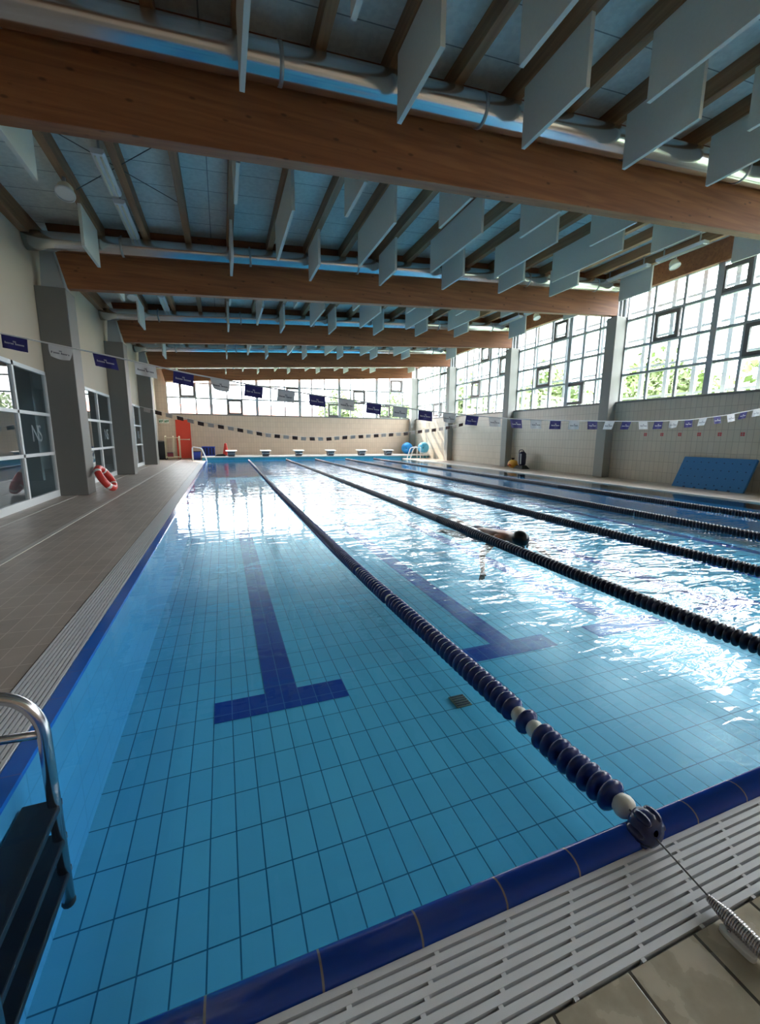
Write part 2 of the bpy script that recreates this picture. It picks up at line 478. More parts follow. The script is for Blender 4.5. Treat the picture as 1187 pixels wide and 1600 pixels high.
M['facade'] = pmat('cream facade', srgb(206, 200, 186), 0.8)
M['roof_tile'] = pmat('red clay roof', srgb(190, 120, 100), 0.8, noise=0.1)
M['pane_dark'] = pmat('dark pane', srgb(80, 88, 96), 0.2)
M['emblem'] = pmat('frosted lettering', srgb(128, 138, 144), 0.7)

# ------------------------------------------------------------------ dimensions of the hall
SL = 0.063                       # the roof rises towards the tall glazing
XL, XR = -3.15, 11.6             # wall planes
XG = 11.75                       # tall glazing plane
YB, YF = -4.0, 25.3              # wall behind the viewer, far wall
PX0, PX1, PY0, PY1 = -0.757, 9.8, 0.80, 22.9
FLOOR_Z = -0.8
BEAMS = [0.2, 5.23, 10.2, 15.2, 20.25, 25.0]
def roof(c, x): return c + SL * x

# ------------------------------------------------------------------ pool basin, water, deck
b = MB(); b.box(PX0 - 0.05, PY0 - 0.05, FLOOR_Z - 0.1, PX1 + 0.05, PY1 + 0.05, FLOOR_Z)
struct(b.build('floor_pool', M['pool_floor']))
b = MB(); b.box(PX0 - 0.2, PY0 - 0.05, FLOOR_Z - 0.1, PX0, PY1 + 0.05, -0.020)
struct(b.build('wall_pool_left', M['pool_wall_x']))
b = MB(); b.box(PX1, PY0 - 0.05, FLOOR_Z - 0.1, PX1 + 0.2, PY1 + 0.05, -0.02)
struct(b.build('wall_pool_right', M['pool_wall_x']))
b = MB(); b.box(PX0, PY0 - 0.2, FLOOR_Z - 0.1, PX1, PY0, -0.03)
struct(b.build('wall_pool_near', M['pool_wall_y']))
b = MB(); b.box(PX0, PY1, FLOOR_Z - 0.1, PX1, PY1 + 0.2, 0.0)
struct(b.build('wall_pool_far', M['pool_wall_y']))
def marking(xc, y0, y1, cross):
    k = MB(); z = FLOOR_Z + 0.003
    k.add([(xc - 0.125, y0 + 0.25, z), (xc + 0.125, y0 + 0.25, z), (xc + 0.125, y1, z), (xc - 0.125, y1, z)], [(0, 1, 2, 3)])
    k.add([(xc - 0.5, y0, z), (xc + 0.5, y0, z), (xc + 0.5, y0 + 0.25, z), (xc - 0.5, y0 + 0.25, z)], [(0, 1, 2, 3)])
    struct(k.build('floor_marking', M['navy_tile']))
for xc, y0 in ((0.333, 2.92), (2.51, 3.02), (4.05, 3.02), (5.75, 3.02), (7.45, 3.02), (9.0, 3.02)):
    marking(xc, y0, 20.8, True)
w = MB(); w.add([(PX0, PY0 - 0.03, 0), (PX1, PY0 - 0.03, 0), (PX1, PY1, 0), (PX0, PY1, 0)], [(0, 1, 2, 3)])
water = w.build('pool_water', M['water'], loc=(0, 0, -0.012)); water['kind'] = 'structure'

# near coping: a raised rounded cobalt bar; side coping: a flat cobalt strip
prof = []
for i in range(9):
    a = PI * i / 8
    prof.append((-1.0, 0.770 + 0.040 * math.cos(a), 0.002 + 0.034 * math.sin(a)))
prof = [(-1.0, 0.810, -0.10)] + prof + [(-1.0, 0.730, -0.10)]
b = MB(); b.prism(prof, (11.2, 0, 0), smooth=True)
struct(b.build('trim_coping_near', M['coping_x']))
b = MB(); b.box(PX0 - 0.07, PY0, -0.0195, PX0 + 0.001, PY1, 0.0)
struct(b.build('trim_coping_side', M['coping_y']))
b = MB(); b.box(PX1, PY0, -0.14, PX1 + 0.10, PY1, 0.012)
struct(b.build('trim_coping_window_side', M['drain_strip']))
# gratings over dark gutters
def grate_slats(along, a0, a1, c0, c1, name):
    g = MB(); n = 9; pitch = (c1 - c0) / n
    for i in range(n):
        p0 = c0 + i * pitch + 0.0035; p1 = c0 + (i + 1) * pitch - 0.0035
        if along == 'X': g.box(a0, p0, -0.022, a1, p1, 0.004)
        else: g.box(p0, a0, -0.022, p1, a1, 0.004)
    t = a0 + 0.05
    q = 0
    while t < a1:
        if along == 'X':
            for i in range(n):                       # ribs stagger from slot to slot
                s = t + (0.02 * i)
                g.box(s, c0 + i * pitch - 0.004, -0.02, s + 0.012, c0 + (i + 1) * pitch - 0.004, 0.0025)
        else:
            g.box(c0, t, -0.02, c1, t + 0.01, 0.0005)
        t += 0.205; q += 1
    return struct(g.build(name, M['grate']))
grate_slats('X', -1.03, 9.98, 0.530, 0.732, 'trim_grating_near')
grate_slats('Y', 0.53, PY1, -1.020, -0.829, 'trim_grating_side')
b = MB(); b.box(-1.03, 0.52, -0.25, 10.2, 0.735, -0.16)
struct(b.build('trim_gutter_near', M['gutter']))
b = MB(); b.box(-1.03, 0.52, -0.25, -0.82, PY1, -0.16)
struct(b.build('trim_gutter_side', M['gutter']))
# decks
b = MB(); b.box(XL, YB, -0.2, -1.025, YF, 0.0)
struct(b.build('floor_deck_side', M['deck']))
b = MB(); b.box(-1.025, YB, -0.2, 10.0, 0.527, 0.0)
struct(b.build('floor_deck_near', M['deck_near']))
b = MB(); b.box(PX1 + 0.09, YB, -0.2, XG, YF, 0.0)
struct(b.build('floor_deck_window_side', M['deck']))
b = MB(); b.box(-1.0, PY1 + 0.02, -0.1, 11.55, YF, 0.17)
struct(b.build('floor_platform_far', M['teal']))
b = MB(); b.box(-1.02, PY1, 0.135, 11.57, YF, 0.185)
struct(b.build('trim_coping_far', M['drain_strip']))
b = MB(); b.box(-2.09, YB, -0.01, -2.03, YF, 0.006)
struct(b.build('trim_drain_strip', M['drain_strip']))
b = MB(); b.box(-2.86, YB, -0.01, -2.835, YF, 0.004)
struct(b.build('trim_tile_line', M['drain_strip']))

# ------------------------------------------------------------------ walls
WIN_L = [(-3.4, 0.2), (0.75, 5.2), (5.75, 10.2), (10.75, 15.2), (15.75, 20.25)]
# side wall over and between the corridor windows
b = MB()
b.box(XL - 0.25, YB, 2.40, XL, YF, 5.1)
struct(b.build('wall_left', M['plaster']))
b = MB(); b.box(XL - 0.25, 20.25, 0, XL, YF, 2.40)
struct(b.build('wall_left_end', M['wall_yz']))
# corridor seen dimly behind the panes
b = MB(); b.box(-6.2, YB, 0, -6.0, 21, 2.8); struct(b.build('wall_corridor', M['corridor']))
b = MB(); b.box(-6.2, YB, -0.1, XL - 0.02, 21, 0.0); struct(b.build('floor_corridor', M['corridor']))
b = MB(); b.box(-6.2, YB, 2.8, XL - 0.25, 21, 2.9); struct(b.build('ceiling_corridor', M['corridor']))
b = MB(); b.box(-6.2, 20.9, 0, XL - 0.25, 21.1, 2.8); struct(b.build('wall_corridor_end', M['corridor']))
b = MB(); b.box(-6.2, YB - .2, 0, XL - 0.25, YB, 2.8); struct(b.build('wall_corridor_start', M['corridor']))
for yy in (-1.2, 3.8, 8.8, 13.8, 18.8):
    b = MB(); b.box(-6.0, yy, 0, -4.6, yy + 0.15, 2.8); struct(b.build('wall_corridor_partition', M['corridor']))
# window side: tiled parapet with grey sill
b = MB(); b.box(XR, YB, 0, XR + 0.3, YF, 2.30)
struct(b.build('wall_right', M['wall_yz']))
b = MB(); b.box(XR - 0.03, YB, 2.30, XR + 0.3, YF, 2.345)
struct(b.build('trim_sill_right', M['sill']))
# far wall
b = MB(); b.box(-4.0, YF, 0, 12.2, YF + 0.3, 2.34)
struct(b.build('wall_far', M['wall_xz']))
b = MB(); b.box(-4.0, YF, 2.34, -2.64, YF + 0.3, 5.2); struct(b.build('wall_far_side_strip', M['wall_xz']))
b = MB(); b.box(11.53, YF, 2.34, 12.2, YF + 0.3, 6.2); struct(b.build('wall_far_corner_strip', M['wall_xz']))
b = MB(); b.box(-2.70, YF - 0.03, 2.335, 11.55, YF + 0.30, 2.375); struct(b.build('trim_sill_far', M['sill']))
# wall behind the viewer
b = MB(); b.box(-4.0, YB - 0.3, 0, 12.2, YB, 6.2)
struct(b.build('wall_near', M['wall_xz']))

# ------------------------------------------------------------------ roof
b = MB(); x0, x1 = XL - 0.3, 12.2; c = 5.25
b.hexa([(x0, YB - .3, roof(c, x0)), (x1, YB - .3, roof(c, x1)), (x1, YF + .4, roof(c, x1)), (x0, YF + .4, roof(c, x0)),
        (x0, YB - .3, roof(c, x0) + .2), (x1, YB - .3, roof(c, x1) + .2), (x1, YF + .4, roof(c, x1) + .2), (x0, YF + .4, roof(c, x0) + .2)])
struct(b.build('ceiling', M['panel']))
for i, y in enumerate(BEAMS):
    b = MB()
    def zz(c, x): return roof(c, x)
    xa0, xa1, xb = -2.62, -2.86, 11.32
    pts = [(xa0, y, zz(4.14, xa0)), (xb, y, zz(4.14, xb)), (xb, y, zz(5.249, xb)), (xa1, y, zz(5.249, xa1))]
    b.prism(pts, (0, 0.17, 0))
    struct(b.build('beam', M['wood'], bevel=0.006))
JX = [-1.96, -1.18, -0.43] + [0.352 + 0.803 * k for k in range(14)]
for bay in range(5):
    ya, yb = BEAMS[bay] + 0.17, BEAMS[bay + 1]
    for x in JX:
        b = MB()
        zc = roof(5.03, x)
        b.hexa([(x - .055, ya, zc), (x + .055, ya, zc), (x + .055, yb, zc), (x - .055, yb, zc),
                (x - .055, ya, roof(5.252, x - .055)), (x + .055, ya, roof(5.252, x + .055)), (x + .055, yb, roof(5.252, x + .055)), (x - .055, yb, roof(5.252, x - .055))])
        struct(b.build('ceiling_joist', M['joist']))
b = MB(); b.box(XL, YB, 4.74, XL + 0.14, YF, roof(5.25, XL + 0.07)); struct(b.build('beam_eaves_low', M['joist']))
b = MB(); b.box(11.58, YB, 5.47, 11.80, YF, roof(5.25, 11.69)); struct(b.build('beam_eaves_high', M['wood']))

# ------------------------------------------------------------------ columns
for i, y in enumerate(BEAMS):
    if i < 5:
        b = MB(); b.box(XL, y - 0.02, 0, -2.65, y + 0.53, roof(4.14, -2.65) - 0.004)
        struct(b.build('column', M['column'], bevel=0.012))
        b = MB(); z0 = roof(4.14, -2.65)
        b.prism([(-3.05, y + 0.03, z0 - 0.01), (-2.68, y + 0.03, z0 - 0.01), (-2.83, y + 0.03, z0 + 0.75), (-3.00, y + 0.03, z0 + 0.75)], (0, 0.3, 0))
        struct(b.build('column_cap', M['bracket']))
    b = MB(); yc = min(y - 0.02, YF - 0.36)
    b.box(11.30, yc, 0, 11.86, yc + 0.36, roof(4.14, 11.3) - 0.004)
    struct(b.build('column', M['column_pale'], bevel=0.012))
    b = MB(); z0 = roof(4.14, 11.33)
    for dx in (0.06, 0.2, 0.34):
        b.box(11.32 + dx, yc + 0.06, z0 - 0.02, 11.36 + dx, yc + 0.30, 5.5)
    struct(b.build('column_cap', M['bracket']))

# ------------------------------------------------------------------ windows
def sash(parent, axis, plane, a0, z0, a1, z1, d=0.05, f=0.095):
    """an opening light: grey square frame with its own pane"""
    k = MB()
    def bx(p0, q0, p1, q1):
        if axis == 'Y': k.box(plane - d, p0, q0, plane + d * 0.4, p1, q1)
        else: k.box(p0, plane - d, q0, p1, plane + d * 0.4, q1)
    bx(a0, z0, a1, z0 + f); bx(a0, z1 - f, a1, z1); bx(a0, z0 + f, a0 + f, z1 - f); bx(a1 - f, z0 + f, a1, z1 - f)
    s = k.build('sash', M['sash'], parent)
    k = MB()
    if axis == 'Y': k.box(plane - 0.012, a0 + f, z0 + f, plane - 0.006, a1 - f, z1 - f)
    else: k.box(a0 + f, plane - 0.012, z0 + f, a1 - f, plane - 0.006, z1 - f)
    k.build('sash_pane', M['glass'], s)
    return s

def glazing(name, axis, plane, a0, a1, z0, z1, vert, horiz, sashes, thick=(), fr=0.035, dep=0.05):
    root = bpy.data.objects.new(name, None); COL.objects.link(root); struct(root)
    k = MB()
    def bx(p0, q0, p1, q1, dd=dep):
        if axis == 'Y': k.box(plane - dd, p0, q0, plane + dd, p1, q1)
        else: k.box(p0, plane - dd, q0, p1, plane + dd, q1)
    bx(a0, z0, a0 + fr, z1); bx(a1 - fr, z0, a1, z1); bx(a0, z0, a1, z0 + fr); bx(a0, z1 - fr, a1, z1)
    for v in vert:
        t = 0.075 if v in thick else 0.034
        bx(v - t, z0, v + t, z1, 0.07 if v in thick else dep * 0.7)
    for h in horiz: bx(a0, h - 0.034, a1, h + 0.034)
    k.build('window_frame', M['frame'], root)
    k = MB()
    if axis == 'Y': k.add([(plane, a0, z0), (plane, a1, z0), (plane, a1, z1), (plane, a0, z1)], [(0, 1, 2, 3)])
    else: k.add([(a0, plane, z0), (a1, plane, z0), (a1, plane, z1), (a0, plane, z1)], [(0, 1, 2, 3)])
    k.build('window_pane', M['glass'], root)
    for s in sashes: sash(root, axis, plane, *s)
    return root

ZT = 5.50
RH = [3.15, 3.93, 4.73]
bays_r = [(-3.9, 0.18, []), (0.54, 5.21, []),
          (5.57, 10.18, [(8.55, 3.95, 9.25, 4.71), (6.20, 3.16, 6.91, 3.91), (6.95, 4.75, 7.60, 5.38)]),
          (10.54, 15.18, [(13.29, 3.17, 14.04, 3.91), (11.65, 2.40, 12.43, 3.13), (12.59, 4.75, 13.24, 5.40)]),
          (15.54, 20.23, [(18.0, 3.17, 18.75, 3.91), (15.89, 3.95, 16.51, 4.71), (17.35, 4.75, 18.01, 5.40)]),
          (20.59, 24.92, [(21.78, 2.42, 22.8, 3.13), (21.1, 4.66, 22.04, 5.2)])]
for i, (a0, a1, ss) in enumerate(bays_r):
    mid = {2: 7.62, 3: 12.40, 4: 17.18, 5: 22.0}.get(i, (a0 + a1) / 2)
    vs = [a0 + (mid - a0) * t / 3 for t in (1, 2)] + [mid] + [mid + (a1 - mid) * t / 3 for t in (1, 2)]
    glazing('window_%d' % (i + 1), 'Y', XG, a0, a1, 2.34, ZT, vs, RH, ss, thick=(mid,))
    portal('portal_right_%d' % i, (XG + 0.12, (a0 + a1) / 2, (2.34 + ZT) / 2), (-1, 0, 0), a1 - a0, ZT - 2.34)
# second, outer frame of posts and rails carrying the sun screen
post = MB(); post.box(-0.05, -0.055, 2.0, 0.05, 0.055, 5.9)
pm = post.mesh('facade_post', [M['frame']])
y = -3.6
while y < 25:
    struct(link_mesh('facade_post', pm, loc=(12.35, y, 0))); y += 0.80
for z in (2.5, 3.4, 4.25, 5.1):
    b = MB(); b.box(12.33, -3.9, z - 0.03, 12.37, 25.2, z + 0.03); struct(b.build('facade_rail', M['frame']))
for yy in (6.4, 8.9, 11.4, 13.9, 16.4):
    b = MB(); b.tube([(12.36, yy, 4.2), (12.36, yy + 1.0, 5.4)], 0.012, 6); b.tube([(12.36, yy + 2.0, 4.2), (12.36, yy + 1.0, 5.4)], 0.012, 6)
    struct(b.build('facade_brace', M['frame']))
# far glazing
sf = [(-2.00, 3.26, -1.25, 3.98), (0.37, 2.40, 1.14, 3.19), (3.58, 3.20, 4.36, 3.98), (6.02, 2.40, 6.75, 3.16), (7.59, 3.22, 8.36, 3.97),
      (9.28, 2.42, 10.0, 3.16), (10.02, 4.02, 10.78, 4.72)]
glazing('window_7', 'X', YF + 0.1, -2.64, 11.53, 2.37, 5.3, [-2.0, -1.23, -0.475, 0.35, 1.14, 1.94, 2.70, 3.49, 4.35, 5.06, 5.83, 6.72, 7.42, 8.26, 9.10, 9.96, 10.83],
        [3.22, 3.99], sf, thick=(-0.475, 1.94, 4.35, 6.72, 9.10))
portal('portal_far', (4.4, YF + 0.35, 3.8), (0, -1, 0), 14.2, 2.9)

# corridor windows on the low side
def emblem_mesh():
    cu = bpy.data.curves.new('emblem', 'FONT'); cu.body = 'NS'; cu.size = 0.42; cu.extrude = 0.002; cu.align_x = 'CENTER'; cu.space_character = 0.72
    o = bpy.data.objects.new('emblem_tmp', cu); COL.objects.link(o)
    dg = bpy.context.evaluated_depsgraph_get(); dg.update()
    me = bpy.data.meshes.new_from_object(o.evaluated_get(dg))
    bpy.data.objects.remove(o)
    me.materials.clear(); me.materials.append(M['emblem'])
    return me
EMB = emblem_mesh()
for i, (a0, a1) in enumerate(WIN_L):
    root = bpy.data.objects.new('window_%d' % (8 + i), None); COL.objects.link(root); struct(root)
    k = MB(); z0, z1 = 0.05, 2.41
    f = 0.03
    k.box(XL - 0.06, a0, 0.0, XL + 0.012, a1, 0.13)
    k.box(XL - 0.05, a0, z1 - 0.07, XL + 0.01, a1, z1)
    k.box(XL - 0.05, a0, z0, XL + 0.01, a0 + 0.05, z1); k.box(XL - 0.05, a1 - 0.05, z0, XL + 0.01, a1, z1)
    vs = [a1 - 1.42, a1 - 2.92]
    for v in vs: k.box(XL - 0.05, v - 0.032, z0, XL + 0.01, v + 0.032, z1)
    for h in (0.86, 1.60): k.box(XL - 0.05, a0, h - 0.028, XL + 0.01, a1, h + 0.028)
    k.build('window_frame', M['white_metal'], root)
    k = MB(); k.add([(XL - 0.02, a0, z0), (XL - 0.02, a1, z0), (XL - 0.02, a1, z1), (XL - 0.02, a0, z1)], [(0, 1, 2, 3)])
    k.build('window_pane', M['dark_glass'], root)
    if i >= 1:
        e = link_mesh('window_lettering', EMB, root)
        e.matrix_world = Matrix(((0, 0, 1, XL - 0.014), (1, 0, 0, a1 - 0.72), (0, 1, 0, 1.10), (0, 0, 0, 1)))

# ------------------------------------------------------------------ ducts along the beams
PAIR = ['behind the viewer', 'along the first timber beam', 'along the second timber beam', 'along the third timber beam', 'along the fourth timber beam', 'along the timber beam over the end window']
for i in range(1, 6):
    y = BEAMS[i] - 0.215
    xa, xb = XL + 0.02, 10.95
    t = thing('ventilation_duct', 'silver round ventilation duct running ' + PAIR[i], 'duct', (xa, y, roof(4.86, xa)), 'silver ventilation ducts')
    k = MB(); n = 30
    pts = [(( xb - xa) * j / n, 0, SL * (xb - xa) * j / n) for j in range(n + 1)]
    k.tube(pts, 0.165, 24)
    k.build('duct_pipe', M['duct'], t)
    for j in range(1, 7):
        x = (xb - xa) * (j - 0.35) / 6
        k = MB(); k.lathe([(0.166, -0.02), (0.172, -0.02), (0.172, 0.02), (0.166, 0.02)], (x, 0, SL * x), (1, 0, SL), 24)
        k.box(x - 0.012, -0.010, SL * x + 0.165, x + 0.012, 0.010, SL * x + 0.20)
        k.build('clamp_band', M['duct_band'], t)

# ------------------------------------------------------------------ hanging acoustic baffles
def baffle_mesh(x, L):
    k = MB(); k.box(-0.024, 0, 0, 0.024, L, roof(5.03, 0) - roof(4.40, 0) + 0.001)
    return k.mesh('acoustic_baffle', [M['baffle']])
BM_long = baffle_mesh(0, 1.92); BM_short = baffle_mesh(0, 0.97)
BTW = ['before the first beam', 'between first and second beams', 'between second and third beams', 'between third and fourth beams', 'beyond the fourth beam']
def baffles(bay):
    B = BEAMS[bay + 1]
    xs_e = [0.352 + 0.803 * k for k in (0, 2, 4, 6, 8, 10)]
    rows = {'near': (B - 4.29, 0.97, BM_short, [-1.97] + xs_e + [10.84]),
            'middle': (B - 3.34, 1.92, BM_long, [0.352 + 0.803 * k for k in (1, 3, 5, 7, 9)]),
            'far': (B - 1.41, 0.97, BM_short, [-1.97] + xs_e + [10.84])}
    for rn, (y, L, me, xs) in rows.items():
        if bay == 0 and rn == 'near': continue          # above the frame of the photograph
        for j, x in enumerate(sorted(xs, reverse=True)):
            if bay == 0 and x < 0.3 or bay == 0 and x > 10.5: continue
            o = link_mesh('acoustic_baffle', me, loc=(x, y, roof(4.40, x)))
            tag(o, 'pale hanging baffle, %s from the window wall, %s row, %s' % (ORD[j], rn, BTW[bay]), 'acoustic panel', 'acoustic baffles %s' % BTW[bay])
for bay in range(5): baffles(bay)

# ------------------------------------------------------------------ strip lights, round spotlights, bracing wires
def strip_light(x, y, L, c, label):
    z = roof(c, x)
    t = thing('ceiling_light', label, 'light', (x, y, z), 'strip lights under the roof')
    k = MB(); k.prism([(-0.085, 0, 0.07), (-0.085, 0, 0.03), (-0.06, 0, 0.0), (0.06, 0, 0.0), (0.085, 0, 0.03), (0.085, 0, 0.07)], (0, L, 0)); k.build('housing', M['white_metal'], t)
    for s in (-0.035, 0.035):
        k = MB(); k.tube([(s, 0.05, -0.008), (s, L - 0.05, -0.008)], 0.014, 8); k.build('tube', M['cream'], t)
    k = MB()
    for yy in (0.15, L - 0.15): k.box(-0.012, yy - 0.012, 0.07, 0.012, yy + 0.012, roof(5.25, x) - z)
    k.build('hanger', M['bracket'], t)
    return t
def spotlight(x, y, c, label):
    z = roof(c, x)
    t = thing('spotlight', label, 'light', (x, y, z), 'round spotlights under the roof')
    ax = (0, -0.45, -1)
    k = MB(); k.lathe([(0.0, -0.16), (0.06, -0.155), (0.10, -0.10), (0.115, 0.0)], (0, 0, 0), ax, 20); k.build('reflector', M['cream'], t)
    k = MB(); k.lathe([(0.115, -0.005), (0.128, -0.005), (0.128, 0.025), (0.115, 0.025)], (0, 0, 0), ax, 20); k.build('rim', M['white_metal'], t)
    k = MB(); k.lathe([(0.0, 0.012), (0.115, 0.012)], (0, 0, 0), ax, 20); k.build('lens', M['white_plastic'], t)
    k = MB(); k.box(-0.02, -0.02, 0.05, 0.02, 0.02, roof(5.03, x) - z + .002); k.build('bracket', M['bracket'], t)
    return t
for bay in range(1, 5):
    B = BEAMS[bay + 1]
    strip_light(-1.36, B - 2.95, 1.08, 4.98, 'white strip light near the low wall, nearer of two, ' + BTW[bay])
    strip_light(-1.36, B - 1.65, 1.36, 4.98, 'white strip light near the low wall, farther of two, ' + BTW[bay])
    strip_light(10.50, B - 2.95, 1.16, 4.92, 'white strip light by the tall windows, nearer of two, ' + BTW[bay])
    strip_light(10.50, B - 1.55, 1.34, 4.92, 'white strip light by the tall windows, farther of two, ' + BTW[bay])
    spotlight(-1.96, B - 2.15, 4.82, 'cream round spotlight under a joist near the low wall, ' + BTW[bay])
    spotlight(10.84, B - 2.0, 4.80, 'cream round spotlight by the tall windows, ' + BTW[bay])
for bay in (1, 2, 3):
    B = BEAMS[bay + 1]
    o = MB(); z = roof(5.0, -1.9)
    o.tube([(-1.93, B - 1.75, z + .05), (-0.48, B - 3.35, roof(5.05, -0.45))], 0.006, 6)
    o.tube([(-1.93, B - 3.35, z + .05), (-0.48, B - 1.75, roof(5.05, -0.45))], 0.006, 6)
    tag(o.build('bracing_cable', M['cable']), 'thin crossed bracing wires beside the strip lights, ' + BTW[bay], 'cable')

# ------------------------------------------------------------------ lane ropes
def disc_mesh(mat, seg=18, R=0.056):
    k = MB()
    k.lathe([(0.012, -0.020), (0.030, -0.020), (R - 0.008, -0.012), (R, -0.005), (R, 0.005), (R - 0.008, 0.012), (0.030, 0.020), (0.012, 0.020)], (0, 0, 0), (0, 1, 0), seg)
    return k.mesh('float_disc', [mat])
D_navy = disc_mesh(M['float_navy']); D_dark = disc_mesh(M['float_dark'])
def bead_mesh():
    k = MB(); k.lathe([(0.008, -0.030), (0.024, -0.026), (0.036, -0.012), (0.038, 0.004), (0.032, 0.020), (0.016, 0.030), (0.008, 0.031)], (0, 0, 0), (0, 1, 0), 16)
    return k.mesh('float_bead', [M['float_white']])
D_bead = bead_mesh()
def lane_rope(path, first_y, dm, mat, label, whites, pitch=0.047):
    """path: function Y -> (x, z)"""
    x, z = path(first_y)
    t = thing('lane_rope', label, 'lane rope', (x, first_y, 0), 'lane ropes across the pool')
    P = lambda y: (path(y)[0] - x, y - first_y, path(y)[1])
    k = MB(); ys = [0.79 + (22.75 - 0.79) * (j / 80) ** 2 for j in range(81)]
    k.tube([P(y) for y in ys], 0.006, 6); k.build('steel_wire', M['cable'], t)
    y = first_y; n = 0
    while n < 100:
        white = n in whites
        link_mesh('float_bead' if white else 'float_disc', D_bead if white else dm, t, P(y))
        y += pitch * (1.12 if white else 1.0); n += 1
    k = MB()
    q = 0.86                                       # the stretch before the frame of the photograph
    while q < first_y - pitch * 0.8:
        k.lathe([(0.02, -0.45 * pitch), (0.052, -0.40 * pitch), (0.055, 0), (0.052, 0.40 * pitch), (0.02, 0.45 * pitch)], P(q), (0, 1, 0), 12)
        q += pitch
    while y < 22.7:
        px, py, pz = P(y)
        far = y > 12
        L = pitch * (2 if far else 1)
        k.lathe([(0.02, -0.45 * L), (0.052, -0.40 * L), (0.055, 0), (0.052, 0.40 * L), (0.02, 0.45 * L)], (px, py, pz), (0, 1, 0), 8 if far else 10)
        y += L
    o = k.build('float_run', mat, t); o['kind'] = 'stuff'
    return t
def lerp_path(tab):
    def f(y):
        for (y0, x0, z0), (y1, x1, z1) in zip(tab, tab[1:]):
            if y <= y1:
                s = max(0.0, (y - y0) / (y1 - y0)); return x0 + (x1 - x0) * s, z0 + (z1 - z0) * s
        return tab[-1][1], tab[-1][2]
    return f
rope1 = lerp_path([(0.80, 1.165, 0.042), (1.05, 1.172, 0.012), (1.5, 1.172, 0.004), (2.1, 1.155, 0.004), (3.2, 1.118, 0.004), (4.4, 1.100, 0.004), (9.9, 1.100, 0.004), (22.8, 1.20, 0.004)])
lane_rope(rope1, 0.835, D_navy, M['float_navy'], 'navy lane rope hooked over the front pool edge with white end bead', {0, 9, 11, 42, 57})
lane_rope(lerp_path([(0.8, 2.92, 0.02), (2.2, 2.93, 0.004), (6.7, 3.02, 0.004), (14, 3.10, 0.004), (22.8, 3.12, 0.004)]), 0.85, D_dark, M['float_dark'], 'dark lane rope passing the swimmer, second from the side deck', {0})
lane_rope(lerp_path([(0.8, 4.66, 0.004), (22.8, 4.66, 0.004)]), 2.0, D_dark, M['float_dark'], 'dark lane rope beyond the swimmer, third from the side deck', set())
lane_rope(lerp_path([(0.8, 6.36, 0.004), (22.8, 6.36, 0.004)]), 2.9, D_dark, M['float_dark'], 'dark lane rope, fourth from the side deck, second from the tall windows', set())
lane_rope(lerp_path([(0.8, 8.06, 0.004), (22.8, 8.0, 0.004)]), 3.8, D_dark, M['float_dark'], 'dark lane rope closest to the foam mat and tall windows', set())
# big navy stop float on the coping, wire, tension spring, cleat in the deck
t = thing('stop_float', 'big navy ribbed stop float resting on the cobalt coping', 'float', (1.150, 0.748, 0.04))
k = MB(); k.lathe([(0.010, -0.034), (0.034, -0.034), (0.047, -0.024), (0.052, 0.0), (0.047, 0.024), (0.034, 0.034), (0.010, 0.034)], (0, 0, 0.012), (0.02, 1, -0.25), 20); k.build('float_body', M['float_stop'], t)
for j in range(6):
    a = 2 * PI * j / 6
    k = MB(); cx, cz = 0.044 * math.cos(a), 0.012 + 0.044 * math.sin(a)
    k.ball((cx, 0, cz), (0.016, 0.030, 0.016), 10, 8); k.build('rib', M['float_stop'], t)
t = thing('tension_spring', 'coiled steel tension spring with wire to the navy stop float', 'spring', (1.14, 0.56, 0.0))
k = MB(); k.tube([(0.018, 0.27, 0.055), (0.010, 0.185, 0.05), (0, 0.0, 0.03)], 0.0025, 6); k.build('wire', M['cable'], t)
k = MB(); pts = []; rr = []
nt_ = 30
for j in range(nt_ * 12 + 1):
    a = 2 * PI * j / 12; s = j / (nt_ * 12)
    R = 0.007 + 0.011 * min(1, s * 3.2)
    pts.append((R * math.cos(a) - 0.006 * s, -0.16 * s, 0.026 + R * math.sin(a)))
k.tube(pts, 0.0024, 5); k.build('coil', M['steel'], t)
t = thing('deck_cleat', 'white plastic cleat set in the wet deck beside the spring', 'cleat', (1.114, 0.473, 0.0))
k = MB(); prof = []
for j in range(16):
    a = 2 * PI * j / 16
    prof.append((0.012 * math.copysign(abs(math.cos(a)) ** .6, math.cos(a)), 0.040 * math.copysign(abs(math.sin(a)) ** .6, math.sin(a)), 0.0005))
k.prism(prof, (0, 0, 0.016)); k.build('plate', M['white_plastic'], t, bevel=0.003)
k = MB(); k.lathe([(0, 0.0), (0.004, 0.0), (0.004, 0.003), (0, 0.004)], (0, 0.02, 0.016), (0, 0, 1), 12); k.build('screw', M['steel'], t)

# floor drain
t = thing('floor_drain', 'small grey floor drain grille on the pool bottom beside the rope', 'drain', (1.62, 2.56, FLOOR_Z))
k = MB(); k.box(-0.065, -0.07, 0.001, 0.065, 0.07, 0.012); k.build('grille_plate', M['drain_grey'], t, bevel=0.004)
for j in range(5):
    k = MB(); k.box(-0.055, -0.06 + j * 0.027, 0.012, 0.055, -0.049 + j * 0.027, 0.018); k.build('grille_bar', M['block_grey'], t)

